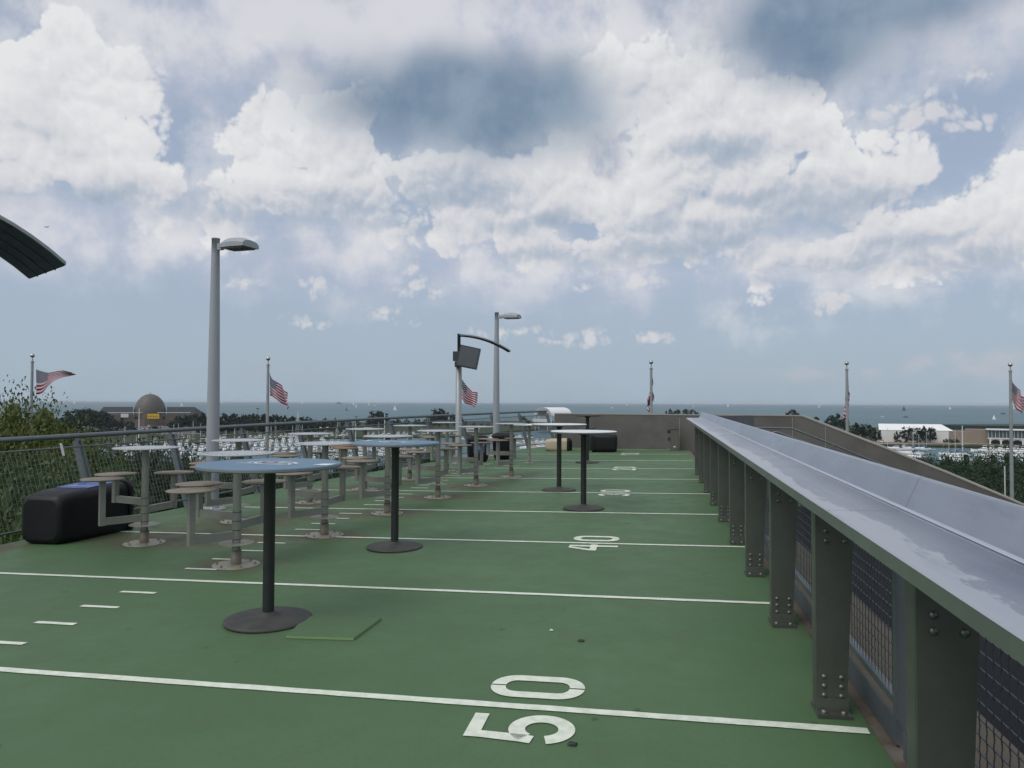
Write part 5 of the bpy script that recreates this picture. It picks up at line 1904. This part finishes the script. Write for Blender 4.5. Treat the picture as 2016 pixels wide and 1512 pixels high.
# ------------------------------------------------------------------ boats
def make_motor(ln=9.5, canopy=None, fly=True):
    r_ = empty('motor_boat', (0, 0, 0))
    b = MB()
    S = []
    for t, hw, zs in ((-0.5, .78, 0), (-.2, 1.0, .02), (.1, .98, .08), (.3, .75, .16), (.43, .38, .24), (.5, .04, .30)):
        y = t * ln
        bw_ = ln * .16 * hw
        top = 1.15 + zs * 2.4
        S.append([(-bw_, y, top), (-bw_ * .86, y, .45), (-bw_ * .5, y, -.2), (bw_ * .5, y, -.2), (bw_ * .86, y, .45), (bw_, y, top)])
    loft(b, S, sm=False)
    n_ = 6
    for i in range(len(S) - 1):
        b.add([S[i][0], S[i][5], S[i + 1][5], S[i + 1][0]], [(0, 1, 2, 3)], 1)
    b.build('hull', [M['hull'], M['cabin']], r_)
    b = MB()
    w_ = ln * .115
    b.hexa([(-w_, -.28 * ln, 1.16), (w_, -.28 * ln, 1.16), (w_ * .9, .22 * ln, 1.3), (-w_ * .9, .22 * ln, 1.3)], [(-w_ * .9, -.26 * ln, 1.8), (w_ * .9, -.26 * ln, 1.8), (w_ * .8, .14 * ln, 1.8), (-w_ * .8, .14 * ln, 1.8)])
    b.hexa([(-w_ * .92, -.265 * ln, 1.801), (w_ * .92, -.265 * ln, 1.801), (w_ * .8, .12 * ln, 1.801), (-w_ * .8, .12 * ln, 1.801)], [(-w_ * .84, -.24 * ln, 2.25), (w_ * .84, -.24 * ln, 2.25), (w_ * .7, .06 * ln, 2.25), (-w_ * .7, .06 * ln, 2.25)], 1)
    b.box(-w_ * .9, -.27 * ln, 2.251, w_ * .9, .08 * ln, 2.36)
    if fly:
        b.hexa([(-w_ * .7, -.2 * ln, 2.361), (w_ * .7, -.2 * ln, 2.361), (w_ * .7, .02 * ln, 2.361), (-w_ * .7, .02 * ln, 2.361)], [(-w_ * .75, -.2 * ln, 2.85), (w_ * .75, -.2 * ln, 2.85), (w_ * .6, -.02 * ln, 2.9), (-w_ * .6, -.02 * ln, 2.9)])
        b.box(-w_ * .8, -.22 * ln, 3.9, w_ * .8, -.02 * ln, 3.98, 2)
        for sx in (-1, 1):
            b.beam((sx * w_ * .7, -.2 * ln, 2.8), (sx * w_ * .7, -.16 * ln, 3.9), .06)
            b.beam((sx * w_ * .65, -.04 * ln, 2.8), (sx * w_ * .7, -.06 * ln, 3.9), .06)
    b.build('cabin', [M['cabin'], M['glass'], M[canopy or 'hull']], r_)
    if canopy:
        b = MB(); b.hexa([(-w_, -.49 * ln, 1.25), (w_, -.49 * ln, 1.25), (w_, -.285 * ln, 1.25), (-w_, -.285 * ln, 1.25)], [(-w_ * .8, -.45 * ln, 2.0), (w_ * .8, -.45 * ln, 2.0), (w_ * .9, -.285 * ln, 2.3), (-w_ * .9, -.285 * ln, 2.3)])
        b.build('canvas_cover', M[canopy], r_)
    index_children(r_)
    return r_


def make_sailboat():
    r_ = empty('moored_sailboat', (0, 0, 0))
    ln = 9.5
    b = MB()
    S = []
    for t, hw, zs in ((-0.5, .6, 0), (-.2, .95, 0), (.1, 1.0, .03), (.3, .7, .07), (.43, .33, .12), (.5, .03, .16)):
        y = t * ln; bw_ = ln * .14 * hw; top = .95 + zs * 2.4
        S.append([(-bw_, y, top), (-bw_ * .8, y, .3), (-bw_ * .3, y, -.2), (bw_ * .3, y, -.2), (bw_ * .8, y, .3), (bw_, y, top)])
    loft(b, S, sm=False)
    for i in range(len(S) - 1):
        b.add([S[i][0], S[i][5], S[i + 1][5], S[i + 1][0]], [(0, 1, 2, 3)], 1)
    b.box(-.8, -.2 * ln, .95, .8, .15 * ln, 1.35, 1)
    b.build('hull', [M['hull'], M['cabin']], r_)
    b = MB(); b.tube([(0, .08 * ln, 1.0), (0, .08 * ln, 12.5)], .10, 6); b.beam((-.8, .08 * ln, 7.5), (.8, .08 * ln, 7.5), .06)
    ms = b.build('mast', M['mast'], r_)
    b = MB(); b.tube([(0, .08 * ln, 12.3), (0, .49 * ln, 1.3)], .025, 4); b.tube([(0, .08 * ln, 12.3), (0, -.49 * ln, 1.0)], .025, 4); b.build('stay', M['mast'], ms)
    b = MB(); b.tube([(0, .07 * ln, 2.0), (0, -.36 * ln, 2.05)], [.22, .14], 8); b.build('boom_cover', M['canvas'], r_)
    index_children(r_)
    return r_


bt = [make_motor(9.5, None, True), make_motor(8.0, 'canvas', False), make_motor(11.5, None, True), make_motor(8.5, 'tan', False)]
KL = ['white flybridge motor boat', 'blue covered motor boat', 'large white motor cruiser', 'tan covered motor boat']
ub_ = [True] * 4
sb = make_sailboat()
us = [True]
nb = 0


def put_boat(k, px, py, rz, where, grp):
    global nb
    p = at_z(px, py, WZ)
    if k == 9:
        o = place(sb, us[0], (p.x, p.y, WZ), rz, random.uniform(.9, 1.25)); us[0] = False
        tag(o, 'moored sailboat with a bare mast and blue boom cover ' + where, 'sailboat', grp)
    else:
        o = place(bt[k], ub_[k], (p.x, p.y, WZ), rz, random.uniform(.9, 1.1)); ub_[k] = False
        tag(o, KL[k] + ' ' + where, 'boat', grp)
    nb += 1
    order(o, (KL[k] if k != 9 else 'blue boomed sailboat') + ' ' + where)


random.seed(21)
ROWS = [  # x0, y0, x1, y1 of the row in the photograph
    (345, 868, 900, 856), (300, 874, 640, 868), (225, 882, 700, 876), (215, 889, 760, 884), (190, 897, 600, 893), (240, 905, 460, 902), (600, 893, 850, 886), (610, 905, 820, 896)]
RW = ['farthest harbour row', 'second harbour row', 'third harbour row', 'fourth harbour row', 'fifth harbour row', 'nearest harbour row at left', 'row behind the middle tables', 'nearer row behind the middle tables']
for (xa, ya, xb, yb) in ROWS:
    A, B = at_z(xa, ya, WZ), at_z(xb, yb, WZ)
    ln = (B - A).length
    nrow = int(ln / 4.3)
    dd = (B - A).normalized()
    rz0 = math.atan2(dd.y, dd.x)
    # a dock under each row
    wall_between((A.x - dd.y * 5.5, A.y + dd.x * 5.5), (B.x - dd.y * 5.5, B.y + dd.x * 5.5), .5, 1.6, M['dock'], 'floating_dock', 'floating dock under the row of boats at left, %s' % ['farthest row', 'second farthest row', 'third farthest row', 'fourth farthest row', 'fifth farthest row', 'short nearest row', 'row behind the middle tables', 'nearest row behind the middle tables'][ROWS.index((xa, ya, xb, yb))], 'dock')
    for i in range(nrow):
        if random.random() < .13:
            continue
        t = (i + .5) / nrow
        px = xa + (xb - xa) * t + random.uniform(-1, 1)
        py = ya + (yb - ya) * t + random.uniform(-.4, .4)
        k = random.choice([0, 0, 1, 2, 2, 3, 0, 9])
        put_boat(k, px, py, rz0 + (0 if random.random() < .7 else PI) + random.uniform(-.05, .05), 'in the ' + RW[ROWS.index((xa, ya, xb, yb))], 'boats moored beyond the left railing')
for (xa, ya, xb, yb, nn_) in ((1030, 884, 1090, 880, 6), (1000, 876, 1085, 872, 7), (900, 866, 1050, 862, 8)):
    for i in range(nn_):
        t = (i + .5) / nn_
        put_boat(random.choice([0, 1, 2, 3]), xa + (xb - xa) * t, ya + (yb - ya) * t, R(70) + random.uniform(-.1, .1), 'behind the end of the railing', 'boats moored behind the railing end')
for (xa, ya, xb, yb, nn_, ks) in ((1745, 885, 1832, 886, 7, [9, 0, 1, 9]), (1760, 893, 1818, 895, 5, [9, 1, 3]), (1782, 901, 1812, 903, 3, [0, 1]), (1856, 896, 1900, 898, 4, [9, 1]), (1866, 906, 1900, 910, 3, [2, 0]), (1925, 890, 2050, 892, 8, [2, 0, 2]), (1925, 899, 2050, 901, 7, [2, 3, 0]), (1925, 909, 1965, 910, 3, [1, 2]), (1995, 909, 2040, 911, 3, [2, 0])):
    for i in range(nn_):
        t = (i + .5) / nn_
        put_boat(random.choice(ks), xa + (xb - xa) * t + random.uniform(-1.5, 1.5), ya + (yb - ya) * t, R(78) + random.uniform(-.25, .25), 'beyond the concrete parapet', 'boats moored beyond the parapet')
print('boats', nb)
# tall white masts that stand out
for px, ty, by, lab in ((273, 804, 872, 'tall white signal mast rising in front of the domed hall'), (757, 813, 872, 'tall white mast above the farther blue tabletop'), (700, 834, 876, 'short white mast over the tables left of the tall one'), (586, 808, 872, 'white mast with stays right of the second flagpole'), (1963, 800, 884, 'tall thin mast left of the rightmost flagpole'), (1895, 838, 888, 'tall white mast above the harbour in front of the stone hall')):
    p = at_z(px, by, LZ); dd_ = (p - EYE).dot(fw); q = at_d(px, ty, dd_)
    if px == 1963:
        continue
    b = MB(); hh_ = q.z - LZ
    b.tube([(0, 0, -1), (0, 0, hh_)], [.42, .26], 8)
    if px in (586,):
        b.beam((-2.2, 0, hh_ * .7), (2.2, 0, hh_ * .7), .15)
        b.tube([(0, 0, hh_), (-2.4, 0, 2)], .09, 4); b.tube([(0, 0, hh_), (2.4, 0, 2)], .09, 4)
    tag(b.build('tall_mast', M['mast'], loc=(p.x, p.y, LZ)), lab, 'mast')
# shore lamps
for px, ty, by, lab in ((507, 804, 846, 'dark twin headed shore lamp above the wood left of the second flagpole'), (1182 / 4.2 + 420, 820, 846, 'dark shore lamp above the far bank behind the tables'),):
    p = at_z(px, by, LZ); dd_ = (p - EYE).dot(fw); q = at_d(px, ty, dd_); hh_ = q.z - LZ
    b = MB(); b.tube([(0, 0, 0), (0, 0, hh_)], .25, 6); b.box(-1.6, -.4, hh_ - .5, 1.6, .4, hh_ + .2)
    tag(b.build('shore_lamp', M['dpole'], loc=(p.x, p.y, LZ)), lab, 'street lamp')
# small harbour houses
for px, by, w_, h_, m1, lab in ((636, 850, 24, 9, 'tan', 'small yellowish harbour house behind the tables'), (673, 849, 18, 6, 'banner', 'low pale harbour shed beside the yellowish house'), (283, 868, 9, 11, 'sand', 'pale notice board standing on the grass bank below the domed hall'), (725, 846, 16, 4, 'banner', 'low white shed on the far bank left of the tall mast'), (930, 850, 26, 7, 'banner', 'white shed behind the screen mast on the far bank')):
    p = at_z(px, by, LZ); s1 = (p - EYE).dot(fw) / F_PX
    r = empty('harbour_hut', (p.x, p.y, LZ), -math.atan2(p.x, p.y))
    tag(r, lab, 'sign' if px == 283 else 'hut')
    b = MB(); b.box(-w_ / 2 * s1, 0, 0, w_ / 2 * s1, 3 if px != 283 else .4, h_ * s1 * .8); b.build('wall', M[m1], r)
    b = MB(); b.box(-w_ / 2 * s1 - .4, -.5, h_ * s1 * .8 + .01, w_ / 2 * s1 + .4, 3.5 if px != 283 else .6, h_ * s1); b.build('roof', M['roofwhite'] if px != 283 else M['sand'], r)
    b = MB(); b.box(-w_ / 3 * s1, -.06, h_ * s1 * .3, w_ / 3 * s1, -.01, h_ * s1 * .55); b.build('window', M['glass'], r)


# ------------------------------------------------------------------ parked cars on the island
def make_car(pm):
    r_ = empty('parked_car', (0, 0, 0))
    b = MB()
    b.hexa([(-.9, -2.2, .35), (.9, -2.2, .35), (.9, 2.2, .35), (-.9, 2.2, .35)], [(-.88, -2.15, .95), (.88, -2.15, .95), (.88, 2.15, .85), (-.88, 2.15, .85)])
    b.hexa([(-.8, -1.6, .951), (.8, -1.6, .951), (.8, 1.1, .931), (-.8, 1.1, .931)], [(-.68, -1.2, 1.5), (.68, -1.2, 1.5), (.68, .4, 1.5), (-.68, .4, 1.5)], 1)
    b.box(-.68, -1.2, 1.501, .68, .4, 1.54)
    b.build('body', [M[pm], M['glass']], r_)
    b = MB()
    for sx in (-.92, .72):
        for y in (-1.4, 1.4):
            b.tube([(sx, y, .34), (sx + .2, y, .34)], .34, 10)
    b.build('wheels', M['black'], r_)
    index_children(r_)
    return r_


cars = [make_car('car1'), make_car('car2'), make_car('car3')]
ORD2 = ['farthest', 'second', 'third', 'fourth', 'fifth', 'nearest']
CN = ['white parked car', 'dark parked car', 'silver parked car']
uc = [True] * 3
random.seed(33)
for row, (y0, xa, xb) in enumerate(((840.5, 215, 300), (842.5, 168, 395), (845, 160, 395), (847.5, 155, 398), (850.5, 170, 392), (853, 200, 330))):
    x = xa
    while x < xb:
        if random.random() < .8:
            k = random.choice([0, 0, 0, 1, 2, 2])
            p = at_z(x, y0 + random.uniform(-.2, .2), LZ + .15)
            o = place(cars[k], uc[k], (p.x, p.y, LZ + .15), random.choice([0, PI]) + R(35) + random.uniform(-.05, .05), (1.25, 1.25, 1.5)); uc[k] = False
            tag(o, CN[k] + ' in the island lot below the domed hall', 'car', 'cars parked on the island')
            order(o, CN[k] + ' in the %s row below the domed hall' % ORD2[row])
        x += random.uniform(7, 11)
for k, px in enumerate((1735, 1768)):
    p = at_z(px, 870.5, LZ + .2)
    o = place(cars[k], False, (p.x, p.y, LZ + .2), R(80), 1.2)
    tag(o, ['white car parked on the promenade before the tent hall', 'dark car on the promenade right of the white one'][k], 'car')

# ------------------------------------------------------------------ boats out on the lake
def lake_sail(px, base_y, hpx, lab, dark=False, jib=True, flip=1):
    p = at_z(px, base_y, WZ)
    s1 = (p - EYE).dot(fw) / F_PX
    r_ = empty('lake_sailboat', (p.x, p.y, WZ), -math.atan2(p.x, p.y))
    tag(r_, lab, 'sailboat')
    H_ = hpx * s1
    b = MB()
    L_ = H_ * .62
    S = [[(x, -w1, zt), (x, -w1 * .6, 0), (x, w1 * .6, 0), (x, w1, zt)] for x, w1, zt in ((-L_ / 2, H_ * .05, H_ * .09), (0, H_ * .075, H_ * .085), (L_ / 2, H_ * .01, H_ * .12))]
    loft(b, S, sm=False)
    b.build('hull', M['dsail'] if dark else M['hull'], r_)
    b = MB()
    f_ = flip
    t_ = H_ * .006
    def tri(P_):
        A = [(x, -t_, z) for x, z in P_]; Bq = [(x, t_, z) for x, z in P_]
        b.add(A + Bq, [(0, 1, 2), (5, 4, 3), (0, 3, 4, 1), (1, 4, 5, 2), (2, 5, 3, 0)])
    tri([(0.01 * L_ * f_, H_ * .14), (-.45 * L_ * f_, H_ * .15), (0.01 * L_ * f_, H_)])
    if jib:
        tri([(.06 * L_ * f_, H_ * .16), (.46 * L_ * f_, H_ * .13), (.06 * L_ * f_, H_ * .86)])
    b.build('sail', M['dsail'] if dark else M['sail'], r_)


for a in ((77, 794, 6, 'white sailboat far out just right of the leftmost flag'), (92, 793, 4.5, 'left of two faint sailboats near the horizon at far left'), (99, 793, 4.5, 'right of two faint sailboats near the horizon at far left'),
          (146, 795, 8, 'white sailboat on the lake left of the domed hall'), (357.5, 800, 8, 'white sailboat just right of the dome'), (430, 794.5, 8, 'sailboat touching the right side of the near lamp post'), (437, 794.5, 5, 'tiny sailboat right of the one by the near lamp post'),
          (595, 795, 6, 'tiny sailboat right of the sagging flag'), (696, 797, 7, 'small sailboat right of the dark ship'), (701, 802, 7, 'faint sailboat below the small one right of the dark ship'), (726, 798, 6, 'tiny sailboat high on the lake above the farther blue table'),
          (777.5, 808, 11, 'largest white sailboat, left of the two bushy trees'), (1234, 799, 5.5, 'tiny white sailboat left of the slack middle flag'), (1365, 801, 4, 'tiny sailboat over the concrete wall, left one'), (1433, 801, 6, 'tiny sailboat over the concrete wall, right one'),
          (1613, 802, 5.5, 'tiny sailboat left of the narrow slack flag'), (1870, 806, 6, 'small sailboat above the stone hall'), (1957, 826, 10, 'white sailboat near the rightmost flagpole'), (1996, 805, 5, 'faint sailboat behind the flag at the right edge')):
    lake_sail(*a)
lake_sail(683, 808.5, 9, 'dark sailboat on the lake left of the tall white mast', True, False)
lake_sail(1779.5, 809, 11, 'dark sailed boat above the white tent hall', True)


def lake_motor(px, base_y, wpx, lab, dark=False, name='lake_boat'):
    p = at_z(px, base_y, WZ)
    s1 = (p - EYE).dot(fw) / F_PX
    r_ = empty(name, (p.x, p.y, WZ), -math.atan2(p.x, p.y))
    tag(r_, lab, 'boat' if name == 'lake_boat' else 'ship')
    w_ = wpx * s1
    b = MB()
    S = [[(x, -w1, zt), (x, -w1 * .6, 0), (x, w1 * .6, 0), (x, w1, zt)] for x, w1, zt in ((-w_ / 2, w_ * .1, w_ * .14), (0, w_ * .13, w_ * .12), (w_ / 2, w_ * .01, w_ * .2))]
    loft(b, S, sm=False)
    b.build('hull', M['dsail'] if dark else M['hull'], r_)
    b = MB(); b.box(-w_ * .15, -w_ * .06, w_ * .12, w_ * .12, w_ * .06, w_ * .3)
    b.box(-w_ * .02, -w_ * .02, w_ * .3, w_ * .02, w_ * .02, w_ * .5)
    b.build('cabin', M['dsail'] if dark else M['cabin'], r_)


lake_motor(667, 795, 11, 'dark ship on the horizon between the flag and the screen mast', True, 'lake_ship')
lake_motor(738, 799, 6, 'tiny white motor boat right of the small sailboats')
lake_motor(1205, 803.5, 6, 'small white motor boat left of the middle flag, below the horizon')
lake_motor(1975, 815.5, 10, 'dark low motor boat left of the rightmost flagpole', True)
lake_motor(1783, 822, 9, 'dark low boat on the lake above the white tent', True)
lake_motor(1737, 821, 6, 'small pale motor boat above the left end of the tent hall')

# ------------------------------------------------------------------ a distant bird
p = at_d(92, 447, 60)
b = MB()
b.add([(-.28, 0, .04), (0, -.05, 0), (.28, 0, .04), (0, .06, 0), (0, 0, -.05), (-.14, .01, .06), (.14, .01, .06)], [(0, 1, 5), (1, 3, 5), (5, 3, 0), (1, 2, 6), (3, 1, 6), (2, 3, 6), (0, 1, 4), (1, 2, 4), (2, 3, 4), (3, 0, 4)])
tag(b.build('bird', M['black'], loc=p), 'tiny dark bird high in the sky right of the canopy wing', 'bird')

# ------------------------------------------------------------------ labels that count along a row
def nth(i):
    return '%d%s' % (i, 'th' if 10 <= i % 100 <= 20 else {1: 'st', 2: 'nd', 3: 'rd'}.get(i % 10, 'th'))


for base, obs in ORDW.items():
    def sx(o):
        v = o.location - EYE
        return v.dot(rt) / max(v.dot(fw), .01)
    obs.sort(key=sx)
    if len(obs) == 1:
        obs[0]['label'] = base
        continue
    for i, o in enumerate(obs):
        o['label'] = '%s, %s from the left' % (base, nth(i + 1))
LONG = []
for o in bpy.data.objects:
    if 'label' in o and len(o['label'].split()) > 16:
        LONG.append(o['label'])

# ------------------------------------------------------------------ haze
b = MB()
b.box(-29000, -1900, WZ - 3.5, 29000, 35000, 22)
m = bpy.data.materials.new('haze_air')
m.use_nodes = True
nt = m.node_tree
nt.nodes.clear()
pv = nt.nodes.new('ShaderNodeVolumePrincipled')
pv.inputs['Color'].default_value = (0.80, 0.88, 1.0, 1)
pv.inputs['Density'].default_value = 0.00004
pv.inputs['Anisotropy'].default_value = 0.2
ou = nt.nodes.new('ShaderNodeOutputMaterial')
nt.links.new(pv.outputs[0], ou.inputs['Volume'])
USE_HAZE = True
if USE_HAZE:
    tag(b.build('haze', m), 'thin pale haze over the harbour and lake', kind='stuff')
